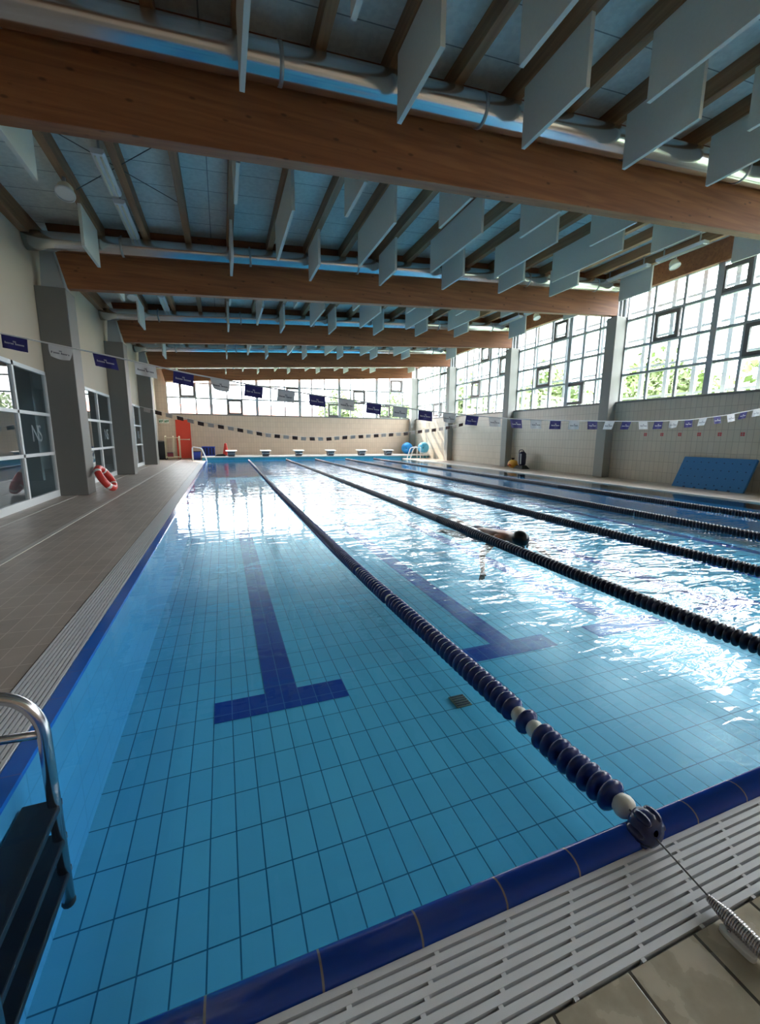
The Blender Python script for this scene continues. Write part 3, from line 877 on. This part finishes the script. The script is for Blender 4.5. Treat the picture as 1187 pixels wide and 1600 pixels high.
# ------------------------------------------------------------------ flag lines
def flag_line(name_label, Y, z_of, x0, x1, start, pitch, fw, fh, mats, inks, curled, tilt, group):
    t = thing('flag_line', name_label, 'bunting', (x0, Y, 0), group)
    k = MB(); n = 90
    k.tube([(((x1 - x0) * j / n), 0, z_of(x0 + (x1 - x0) * j / n)) for j in range(n + 1)], 0.007, 6); k.build('cord', M['cord'], t)
    x = start; i = 0
    while x < x1 - 0.1:
        if x > x0 + 0.1:
            sl = (z_of(x + 0.05) - z_of(x - 0.05)) / 0.1
            kind = i % 2
            k = MB()
            w2 = fw / 2
            rnd = random.Random(i * 13 + int(Y))
            sk = (rnd.random() - 0.5) * 0.03
            dy = tilt * (rnd.random() - 0.5)
            pts = []
            rows = 4; cols = 6
            rounded = i in curled
            for r in range(rows + 1):
                for c in range(cols + 1):
                    u = c / cols; v = r / rows
                    s = 1.0
                    if rounded: s = 1.0 - 0.22 * v ** 2.2
                    px = -w2 * s + fw * s * u + sk * v
                    pz = sl * (-w2 + fw * u) - fh * v * (1 - (0.10 * (2 * u - 1) ** 2 if rounded else 0))
                    py = dy * v + 0.008 * math.sin(3.0 * u * PI + i) * v
                    pts.append((px, py, pz))
            fs = []
            for r in range(rows):
                for c in range(cols):
                    a = r * (cols + 1) + c
                    fs.append((a, a + 1, a + cols + 2, a + cols + 1))
            nv = len(pts)
            back = [(p[0], p[1] + 0.003, p[2]) for p in pts]
            k.add(pts, fs, 0, True); k.add(back, [f[::-1] for f in fs], 0, True)
            if inks:
                # an unreadable line of small print under a little crest
                def at(u, v):
                    return (-w2 + fw * u + sk * v, dy * v - 0.004, sl * (-w2 + fw * u) - fh * v)
                nl = 15
                for q in range(nl):
                    u0 = 0.12 + 0.76 * q / nl; u1 = u0 + 0.034; hh = 0.10 if q not in (0, 8) else 0.15
                    if q == 7: continue
                    k.add([at(u0, 0.62), at(u1, 0.62), at(u1, 0.62 - hh), at(u0, 0.62 - hh)], [(0, 1, 2, 3)], 1)
                for q in (-1, 0, 1):
                    k.add([at(0.5 + q * 0.04 - 0.018, 0.44), at(0.5 + q * 0.04 + 0.018, 0.44), at(0.5 + q * 0.05, 0.30)], [(0, 1, 2)], 1)
            o = k.build('flag', [mats[kind], inks[kind]] if inks else [mats[kind]], t, (x - x0, 0, z_of(x) - 0.004))
            if mats[kind] in (M['flag_navy'], M['flag_dark']): o['label'] = 'navy flag' if mats[kind] is M['flag_navy'] else 'dark flag'
            else: o['label'] = 'white flag' if mats[kind] is M['flag_white'] else 'pale grey flag'
        x += pitch; i += 1
    return t
near_tab = [(-2.72, 2.22), (-1.57, 2.02), (-0.92, 1.915), (-0.29, 1.80), (0.33, 1.715), (0.96, 1.645), (1.58, 1.585), (2.24, 1.52), (2.85, 1.482), (3.46, 1.455), (4.1, 1.45), (4.76, 1.455), (5.4, 1.462), (6.0, 1.475), (6.67, 1.51), (7.5, 1.60), (8.29, 1.72), (9.6, 1.92), (11.32, 2.2)]
def tabf(tab):
    def f(x):
        for (a, za), (b, zb) in zip(tab, tab[1:]):
            if x <= b: return za + (zb - za) * (x - a) / (b - a)
        return tab[-1][1]
    return f
flag_line('line of navy and white backstroke flags sagging across the pool before the second beam', 4.5, tabf(near_tab), -2.72, 11.32, -1.57 - 0.3155 * 2, 0.3155, 0.172, 0.108,
          [M['flag_navy'], M['flag_white']], [M['ink_white'], M['ink_navy']], {3, 7, 15, 27}, 0.05, 'backstroke flag lines')
far_tab = [(-3.1, 2.36), (-2.34, 2.18), (-0.78, 1.78), (0.39, 1.60), (1.8, 1.34), (3.39, 1.20), (4.4, 1.19), (5.33, 1.27), (6.8, 1.36), (8.29, 1.46), (9.1, 1.58), (9.87, 1.66), (10.6, 1.79), (11.5, 1.97)]
flag_line('line of small dark and grey flags sagging before the end wall', 18.9, tabf(far_tab), -3.1, 11.5, -0.79 - 0.378 * 6, 0.378, 0.23, 0.15,
          [M['flag_dark'], M['flag_grey']], None, set(), 0.03, 'backstroke flag lines')

# ------------------------------------------------------------------ ladder at the corner by the side deck
def fillet(pts, r, seg=6):
    pts = [Vector(p) for p in pts]; out = [pts[0]]
    for a, b_, c in zip(pts, pts[1:], pts[2:]):
        u = (a - b_).normalized(); v = (c - b_).normalized()
        p0 = b_ + u * r; p1 = b_ + v * r
        for j in range(seg + 1):
            s = j / seg
            out.append((1 - s) ** 2 * p0 + 2 * s * (1 - s) * b_ + s * s * p1)
    return out + [pts[-1]]
LX = -0.645
t = thing('pool_ladder', 'stainless pool ladder with dark treads beside the side deck', 'ladder', (LX, 1.42, 0))
for y, nm in ((0.225, 'rail'), (-0.275, 'rail')):
    k = MB(); k.tube(fillet([(-0.62, y, 0.0), (-0.62, y, 0.46), (-0.06, y, 0.335), (0, y, 0.24), (0, y, -0.52)], 0.055), 0.021, 14); k.build(nm, M['steel'], t)
    k = MB(); k.ball((0, y, -0.53), (0.024, 0.024, 0.022), 12, 8); k.build('rubber_foot', M['black'], t)
    k = MB(); k.tube([(-0.60, y, 0.20), (-0.20, y, 0.195), (0, y, 0.185)], 0.015, 10); k.build('cross_stay', M['steel'], t)
for z in (-0.10, -0.245, -0.39):
    k = MB(); k.box(-0.105, -0.30, z - 0.028, 0.018, 0.25, z); k.build('tread', M['tread'], t, bevel=0.005)

# ------------------------------------------------------------------ lifebuoy leaning on the grey column
t = thing('lifebuoy', 'orange red lifebuoy leaning on the foot of the grey column', 'lifebuoy', (-2.40, 10.62, 0.0))
ax = Vector((1.0, -0.06, 0.58)).normalized()
k = MB(); k.torus((-0.02, 0.0, 0.300), 0.245, 0.070, ax, 48, 14, 0)
k.build('ring', M['orange'], t)
for j in range(4):
    a0 = PI / 4 + j * PI / 2
    a = ax.cross(Vector((0, 0, 1))).normalized(); bb = ax.cross(a)
    k = MB(); v = []; nn = 6
    for i in range(nn + 1):
        w_ = a0 + (i / nn - 0.5) * 0.22
        d = a * math.cos(w_) + bb * math.sin(w_)
        for q in range(14):
            qq = 2 * PI * q / 14
            v.append(Vector((-0.02, 0, 0.300)) + d * (0.245 + 0.072 * math.cos(qq)) + ax * 0.072 * math.sin(qq))
    fs = [(i * 14 + q, (i + 1) * 14 + q, (i + 1) * 14 + (q + 1) % 14, i * 14 + (q + 1) % 14) for i in range(nn) for q in range(14)]
    k.add(v, fs, 0, True); k.build('white_band', M['ring_white'], t)

# ------------------------------------------------------------------ starting blocks
bx_ = [0.386, 2.10, 3.84, 5.61, 7.43, 9.06]
PO = ['beside the lane nearest the side deck', 'second from the side deck', 'third from the side deck', 'third from the tall windows', 'second from the tall windows', 'closest to the blue balls']
t0 = None
for i, x in enumerate(bx_):
    t = thing('starting_block', 'grey starting block with white top, ' + PO[i], 'starting block', (x, 23.2, 0.185), 'starting blocks at the end of the pool')
    if t0 is None:
        k = MB(); k.hexa([(-.15, -.12, 0), (.15, -.12, 0), (.15, .25, 0), (-.15, .25, 0), (-.19, -.2, .25), (.19, -.2, .25), (.19, .25, .29), (-.19, .25, .29)]); ped = k.mesh('pedestal', [M['block_grey']])
        k = MB(); k.hexa([(-.275, -.27, .26), (.275, -.27, .26), (.275, .28, .29), (-.275, .28, .29), (-.275, -.27, .29), (.275, -.27, .29), (.275, .28, .32), (-.275, .28, .32)]); top = k.mesh('platform', [M['white_plastic']])
        k = MB(); k.tube([(-.18, -.19, .06), (-.18, -.29, .14), (.18, -.29, .14), (.18, -.19, .06)], 0.014, 8); grip = k.mesh('backstroke_grip', [M['steel']])
        t0 = t
    link_mesh('pedestal', ped, t); link_mesh('platform', top, t); link_mesh('backstroke_grip', grip, t)

# ------------------------------------------------------------------ end wall: red door, signs, clutter
root = bpy.data.objects.new('door_1', None); COL.objects.link(root); struct(root); root.location = (-1.95, YF, 0)
k = MB(); k.box(-.36, -.05, 0, -.31, .02, 2.05); k.box(.31, -.05, 0, .36, .02, 2.05); k.box(-.36, -.05, 2.0, .36, .02, 2.05); k.build('door_frame', M['red_door'], root)
k = MB(); k.box(-.31, -.035, 0.02, .31, 0, 2.0); k.build('door_leaf', M['red_door'], root)
k = MB(); k.tube([(-.27, -.09, 1.02), (.27, -.09, 1.02)], 0.022, 10); k.box(-.29, -.10, .98, -.25, -.03, 1.06); k.box(.25, -.10, .98, .29, -.03, 1.06); k.build('push_bar', M['hoist'], root)
for j, (x, lb) in enumerate(((-2.99, 'white exit sign with green figures on the end wall by the corner'), (-2.73, 'white exit sign with green figures on the end wall, nearer the red door'))):
    t = thing('exit_sign', lb, 'sign', (x, YF - .001, 1.97), 'exit signs by the red door')
    k = MB(); k.box(-.115, -.02, -.11, .115, 0, .11); k.build('board', M['sign_white'], t)
    k = MB()
    k.box(-.09, -.024, -.07, -.04, -.02, .03); k.box(-.01, -.024, -.08, .02, -.02, .06); k.box(-.03, -.024, -.015, .05, -.02, .015); k.box(.06, -.024, -.04, .095, -.02, .07); k.build('pictogram', M['sign_green'], t)
t = thing('bin', 'dark grey tall bin against the low wall before the end wall', 'bin', (-2.945, 24.6, 0))
k = MB(); k.hexa([(-.16, -.2, 0), (.16, -.2, 0), (.16, .2, 0), (-.16, .2, 0), (-.19, -.24, .9), (.19, -.24, .9), (.19, .24, .9), (-.19, .24, .9)]); k.build('body', M['black'], t, bevel=.01)
k = MB(); k.box(-.20, -.25, .9, .20, .25, .96); k.build('lid', M['sash'], t, bevel=.012)
t = thing('tube_trolley', 'cream tubular trolley frame standing before the red door', 'trolley', (-2.38, 24.1, 0))
for x, nm in ((-.34, 'side_frame'), (.02, 'side_frame'), (.30, 'side_frame')):
    k = MB(); k.tube(fillet([(x, -.25, .06), (x, -.25, 1.18), (x, .25, 1.18), (x, .25, .06)], .06), .018, 8); k.build(nm, M['hoist'], t)
k = MB(); k.tube([(-.34, -.25, 1.12), (.30, -.25, 1.12)], .016, 8); k.build('top_bar', M['hoist'], t)
k = MB(); k.tube([(-.34, .25, 1.12), (.30, .25, 1.12)], .016, 8); k.build('top_bar', M['hoist'], t)
k = MB(); k.box(-.36, -.27, .12, .32, .27, .16); k.build('shelf', M['hoist'], t)
for x in (-.34, .30):
    for y in (-.25, .25):
        k = MB(); k.lathe([(0, -.015), (.045, -.015), (.045, .015), (0, .015)], (x, y, .046), (1, 0, 0), 12); k.build('wheel', M['black'], t)
t = thing('storage_box', 'maroon box lying on the shelf of the tubular trolley', 'box', (-2.52, 24.1, 0.16))
k = MB(); k.box(-.14, -.2, 0, .14, .2, .18); k.build('body', pmat('maroon plastic', srgb(120, 40, 62), .5), t, bevel=.01)
k = MB(); k.box(-.15, -.21, .18, .15, .21, .21); k.build('lid', M['navy'], t, bevel=.006)
t = thing('float_crate', 'blue ribbed crate on the platform behind the first block', 'crate', (-0.72, 24.3, 0.185))
k = MB(); k.box(-.31, -.2, 0.0, .31, .2, .46)
k.build('body', M['blue_plastic'], t, bevel=.012)
for j in range(4):
    k = MB(); k.box(-.27 + j * .155, -.225, .06, -.19 + j * .155, -.2, .42); k.build('rib', M['navy'], t)
k = MB(); k.box(-.33, -.23, .44, .33, .22, .48); k.build('rim', M['blue_plastic'], t)
t = thing('float_crate', 'small blue tub on the deck beside the red door', 'crate', (-1.28, 23.9, 0.0))
k = MB(); k.hexa([(-.15, -.15, 0), (.15, -.15, 0), (.15, .15, 0), (-.15, .15, 0), (-.19, -.19, .42), (.19, -.19, .42), (.19, .19, .42), (-.19, .19, .42)]); k.build('body', M['blue_plastic'], t, bevel=.01)
k = MB(); k.box(-.2, -.2, .40, .2, .2, .44); k.build('rim', M['navy'], t, bevel=.006)
def far_ladder(x, y, label, flip):
    t = thing('pool_ladder', label, 'ladder', (x, y, 0.0))
    s = flip
    for dx in (-.22, .22):
        k = MB(); k.tube(fillet([(0.42 * s, dx, .02), (0.42 * s, dx, .70), (0.0, dx, .62), (-.20 * s, dx, .05), (-.20 * s, dx, -.6)], .09), .022, 10); k.build('rail', M['white_metal'], t)
    for z in (-.12, -.34, -.56):
        k = MB(); k.box(-.27 * s - .04, -.22, z - .02, -.27 * s + .10, .22, z + .02); k.build('tread', M['white_metal'], t)
far_ladder(-0.97, 22.3, 'white pool ladder at the end corner by the side deck', -1)
far_ladder(10.0, 21.9, 'white pool ladder before the blue balls', 1)
t = thing('traffic_cone', 'red cone standing on the platform beside the first block', 'cone', (0.13, 24.1, 0.185))
k = MB(); k.lathe([(.17, .02), (.06, .62), (.035, .66), (0, .665)], (0, 0, 0), (0, 0, 1), 20); k.build('body', M['orange'], t)
k = MB(); k.box(-.2, -.2, 0, .2, .2, .03); k.build('base', M['orange'], t, bevel=.008)
o = MB(); o.prism([(-.33, -.1, 0), (.2, -.1, 0), (.24, -.1, .05), (.1, -.1, .12), (-.2, -.1, .09)], (0, .2, 0))
o = o.build('kit_bag', M['black'], loc=(-0.10, 23.55, 0.186), bevel=.01); tag(o, 'low black kit bag lying beside the red cone', 'bag')
for (x, y, z, r, mt, lb) in ((10.86, 24.55, .185, .36, 'ball_blue', 'bright blue exercise ball against the end wall corner'), (11.12, 22.75, .0, .33, 'ball_pale', 'pale blue exercise ball against the parapet')):
    z2 = 0.185 + r if y > 23 else r + 0.32
    if y < 23:
        # it sits on a low white stand
        s = thing('ball_stand', 'low white ring stand under the pale blue ball', 'stand', (x, y, 0))
        k = MB(); k.torus((0, 0, .34), .20, .015, (0, 0, 1), 28, 8); k.build('ring', M['white_metal'], s)
        for q in range(3):
            a = q * 2 * PI / 3; k = MB(); k.tube([(.20 * math.cos(a), .20 * math.sin(a), .34), (.24 * math.cos(a), .24 * math.sin(a), 0.0)], .012, 8); k.build('leg', M['white_metal'], s)
        z2 = .34 + math.sqrt(r * r - .2 * .2) + .012
    t = thing('exercise_ball', lb, 'ball', (x, y, z2 - r), 'exercise balls')
    k = MB(); k.ball((0, 0, r), r, 32, 20); k.build('ball_skin', M[mt], t)
    k = MB(); k.lathe([(0, -.004), (.03, -.004), (.03, .006), (0, .006)], (-r * .5, -r * .86, r), (-.5, -.86, 0), 12); k.build('plug', M['navy'], t)

# ------------------------------------------------------------------ window side: foam mat, stickers, pool cleaner
t = thing('foam_mat', 'big blue perforated foam mat leaning on the tiled parapet', 'mat', (11.12, 6.95, 0.0))
Lm, Hm, Tm = 1.66, 0.86, 0.07
tilt = math.atan2(0.37, 0.76)
Mx = Matrix.Rotation(tilt, 4, 'Y')
k = MB(); k.box(0, -Lm / 2, 0, Tm, Lm / 2, Hm); k.xf(Mx); k.build('foam_slab', M['mat_blue'], t, bevel=.012)
k = MB()
for r in range(4):
    for c_ in range(9):
        yy = -Lm / 2 + .12 + c_ * .178; zz_ = .12 + r * .2
        k.lathe([(0, -.002), (.016, -.002), (.016, .001), (0, .0015)], (0, yy, zz_), (-1, 0, 0), 10)
k.xf(Mx); k.build('punched_holes', M['mat_hole'], t)['kind'] = 'stuff'
k = MB()
for c_ in range(5):
    yy = -Lm / 2 + .3 + c_ * .26
    k.box(-.002, yy - .03, .0, .0, yy + .03, .04)
k.xf(Mx); k.build('edge_slots', M['mat_hole'], t)
for j, y in enumerate([9.06, 8.56, 8.06, 7.56, 7.07, 6.57]):
    k = MB(); k.box(-.004, -.042, -.042, 0, .042, .042, 0)
    k.box(-.006, -.035, -.006, -.004, .035, .006, 1); k.box(-.006, -.006, -.035, -.004, .006, .035, 1)
    o = k.build('wall_sticker', [M['sign_red'], M['flag_grey']], loc=(XR - .001, y, 1.345))
    tag(o, 'small red square sticker on parapet tiles, %s counted from the grey column' % ORD[j], 'sticker', 'red wall stickers above the foam mat')
t = thing('pool_cleaner', 'upright navy pool cleaner with black base beside the column', 'cleaner', (11.25, 14.0, 0))
k = MB(); k.hexa([(-.22, -.28, 0), (.18, -.28, 0), (.18, .28, 0), (-.22, .28, 0), (-.1, -.16, .14), (.1, -.16, .14), (.1, .2, .14), (-.1, .2, .14)]); k.build('base', M['black'], t, bevel=.01)
k = MB(); k.lathe([(.10, .12), (.14, .2), (.15, .45), (.14, .6), (.08, .68), (0, .70)], (0, 0, 0), (0, 0, 1), 18); k.build('motor_body', M['navy'], t)
for y in (-.09, .05):
    k = MB(); k.box(-.158, y - .025, .2, -.13, y + .025, .6); k.build('stripe', M['frame'], t)
k = MB(); k.tube(fillet([(0, .12, .5), (0, .22, .62), (0, .2, .74), (0, 0, .76), (0, -.1, .66)], .05), .018, 8); k.build('handle', M['navy'], t)
t = thing('float_bag', 'amber mesh bag of floats beside the navy pool cleaner', 'bag', (11.2, 14.5, 0))
k = MB(); k.ball((0, 0, .17), (.18, .26, .17), 18, 12); k.build('sack', M['yellow'], t)
k = MB(); k.tube([(-.15, -.1, .1), (-.19, 0, .16), (-.15, .14, .1)], .02, 8); k.build('strap', M['orange'], t)
k = MB(); k.lathe([(.07, 0), (.04, .05), (.08, .10)], (0, .02, .31), (0, 0, 1), 12); k.build('gathered_neck', M['flag_dark'], t)

# ------------------------------------------------------------------ swimmer
def skin_object(name, verts, edges, radii, mat, root_i, parent=None, loc=None, levels=2):
    me = bpy.data.meshes.new(name); me.from_pydata(verts, edges, []); me.update()
    o = bpy.data.objects.new(name, me); COL.objects.link(o)
    sk = o.modifiers.new('skin', 'SKIN')
    for i, r in enumerate(radii):
        me.skin_vertices[0].data[i].radius = r if isinstance(r, tuple) else (r, r)
    me.skin_vertices[0].data[root_i].use_root = True
    su = o.modifiers.new('sub', 'SUBSURF'); su.levels = levels; su.render_levels = levels
    me.materials.append(mat)
    dg = bpy.context.evaluated_depsgraph_get(); dg.update()
    m2 = bpy.data.meshes.new_from_object(o.evaluated_get(dg))
    o.modifiers.clear(); o.data = m2
    for p in m2.polygons: p.use_smooth = True
    if parent is not None: o.parent = parent
    if loc is not None: o.location = loc
    return o
SWX, SWY = 3.30, 4.05
sw = thing('person', 'swimmer in a black cap doing front crawl beside the second rope', 'person', (SWX, SWY, 0))
# local: the head points to -Y, the body trails along +Y, breast down
V = []; Eg = []; Rr = []
def jv(p, r, par=None):
    V.append(p); Rr.append(r)
    if par is not None: Eg.append((par, len(V) - 1))
    return len(V) - 1
pel = jv((0.0, 0.86, -0.10), (.145, .10))
wst = jv((0.0, 0.66, -0.075), (.13, .095), pel)
ch = jv((0.0, 0.42, -0.05), (.165, .11), wst)
ub = jv((0.0, 0.28, -0.04), (.12, .09), ch)
nk = jv((0.0, 0.18, -0.02), .058, ub)
hd0 = jv((0.0, 0.10, 0.0), .075, nk)
hd1 = jv((0.0, 0.0, 0.015), (.080, .092), hd0)
hd2 = jv((0.0, -0.075, 0.005), .062, hd1)
for s in (-1, 1):
    sh = jv((s * .17, .27, -.035), .062, ub)
    if s > 0:      # recovering arm stretched ahead
        el = jv((s * .24, .02, -.08), .044, sh); wr = jv((s * .22, -.24, -.14), .030, el)
        hand = jv((s * .215, -.31, -.155), (.036, .020), wr)
        fdir = (0.0, -1.0, -.15)
    else:          # pulling arm under water
        el = jv((s * .30, .34, -.24), .044, sh); wr = jv((s * .22, .42, -.46), .030, el)
        hand = jv((s * .21, .43, -.53), (.036, .020), wr)
        fdir = (0.05, .2, -1.0)
    hp = V[hand]
    for q in range(4):
        off = (q - 1.5) * .019; L = (.062, .072, .068, .052)[q]
        b0 = jv((hp[0] + off, hp[1] + fdir[1] * .02, hp[2] + fdir[2] * .02), .0095, hand)
        b1 = jv((hp[0] + off * 1.15 + fdir[0] * L * .5, hp[1] + fdir[1] * (.02 + L * .5), hp[2] + fdir[2] * (.02 + L * .5) - .004), .009, b0)
        jv((hp[0] + off * 1.2 + fdir[0] * L, hp[1] + fdir[1] * (.02 + L) + .004, hp[2] + fdir[2] * (.02 + L) - .012), .0075, b1)
    tb = jv((hp[0] - s * .040, hp[1] + fdir[1] * -.01, hp[2] - .01), .010, hand)
    jv((hp[0] - s * .055, hp[1] + fdir[1] * .03, hp[2] + fdir[2] * .03 - .012), .0085, tb)
    hip = jv((s * .09, .94, -.12), .088, pel)
    kn = jv((s * .10, 1.34, -.16 + s * .05), .058, hip)
    an = jv((s * .09, 1.74, -.15 + s * .09), .036, kn)
    jv((s * .09, 1.92, -.19 + s * .09), (.040, .022), an)
skin_object('body', V, Eg, Rr, M['skin'], pel, sw)
k = MB(); k.ball((0, -0.005, 0.028), (.092, .118, .098), 24, 14); k.build('swim_cap', M['cap'], sw)
k = MB(); k.ball((0.035, -0.105, -0.05), (.026, .016, .016), 10, 8); k.build('goggle', M['black'], sw)
k = MB(); k.ball((-0.035, -0.105, -0.05), (.026, .016, .016), 10, 8); k.build('goggle', M['black'], sw)
k = MB(); k.ball((0, .92, -.115), (.175, .17, .115), 20, 12); k.build('swim_trunks', M['trunks'], sw)

# ------------------------------------------------------------------ outdoors beyond the glass
b = MB(); b.box(XG + .4, -40, -0.6, 120, 120, -0.5); struct(b.build('ground_lawn', M['grass']))
b = MB(); b.box(-80, YF + .5, -0.6, XG + .4, 120, -0.5); struct(b.build('ground_yard', M['grass']))
def crown_mesh(seed, rx, rz, n, leaf):
    r = random.Random(seed); k = MB()
    for _ in range(n):
        while True:
            p = Vector((r.uniform(-1, 1), r.uniform(-1, 1), r.uniform(-1, 1)))
            if 0.25 < p.length < 1: break
        lump = 0.80 + 0.22 * math.sin(5 * p.x + seed) * math.cos(4 * p.y) + 0.1 * math.sin(7 * p.z)
        c = Vector((p.x * rx * lump, p.y * rx * lump, p.z * rz * lump))
        u = Vector((r.uniform(-1, 1), r.uniform(-1, 1), r.uniform(-1, 1))).normalized()
        v = u.cross(Vector((r.uniform(-1, 1), r.uniform(-1, 1), r.uniform(-1, 1)))).normalized()
        s = r.uniform(.10, .24)
        k.add([c - u * s, c + v * s * .6, c + u * s, c - v * s * .6], [(0, 1, 2, 3)])
    return k.mesh('tree_crown', [leaf])
CR = [crown_mesh(1, 2.6, 2.3, 3000, M['leaf']), crown_mesh(2, 2.2, 2.8, 2600, M['leaf_pale']), crown_mesh(3, 3.0, 2.2, 3000, M['leaf'])]
trees = [(22.0, 3.6, 2, 1.0), (23.5, 10.2, 0, 1.15), (20.0, 14.9, 1, .95), (24.5, 18.8, 2, 1.2), (21.0, 24.0, 1, 1.1), (26, 29.5, 0, 1.3), (21.0, 34.0, 1, 1.2), (15.5, 37.5, 1, 1.0), (10.8, 40.5, 1, 1.05)]
TL = ['leafy green tree beyond the tall glazing nearest the viewer', 'broad green tree beyond the tall glazing above the foam mat', 'slim pale tree beyond the glazing by the second column', 'broad green tree beyond the glazing above the pool cleaner',
      'pale tree beyond the glazing past the pool cleaner', 'tall green tree beyond the glazing of the last bay', 'pale tree beyond the corner of tall and end windows', 'pale green tree behind the end window above the last block', 'pale tree behind the end window beside the building']
for i, (x, y, ci, s) in enumerate(trees):
    t = thing('tree', TL[i], 'tree', (x, y, -0.5), 'trees beyond the glass'); t.scale = (s, s, s)
    link_mesh('tree_crown', CR[ci], t, (0, 0, 3.5))
    k = MB(); k.tube([(0, 0, 0), (.05, .02, 1.4), (-.04, .05, 3.2)], [.2, .15, .08], 10); k.build('trunk', M['bark'], t)
def house(x, y, w, d, h, label, nwin):
    t = thing('house', label, 'house', (x, y, -0.5), 'houses behind the end window')
    k = MB(); k.box(-w / 2, 0, 0, w / 2, d, h); k.build('walls', M['facade'], t)
    k = MB(); k.prism([(-w / 2 - .4, -.4, h), (-w / 2 - .4, d / 2, h + 1.6), (-w / 2 - .4, d + .4, h)], (w + .8, 0, 0)); k.build('roof', M['roof_tile'], t)
    for j in range(nwin):
        xx = -w / 2 + w * (j + .5) / nwin
        k = MB(); k.box(xx - .5, -.04, h - 1.9, xx + .5, .02, h - .6); k.build('house_window', M['pane_dark'], t)
house(2.5, 46, 16, 8, 3.4, 'long low house with red roof behind the middle of end window', 6)
house(-13, 52, 11, 8, 3.8, 'small house with red roof behind the low end of window', 4)
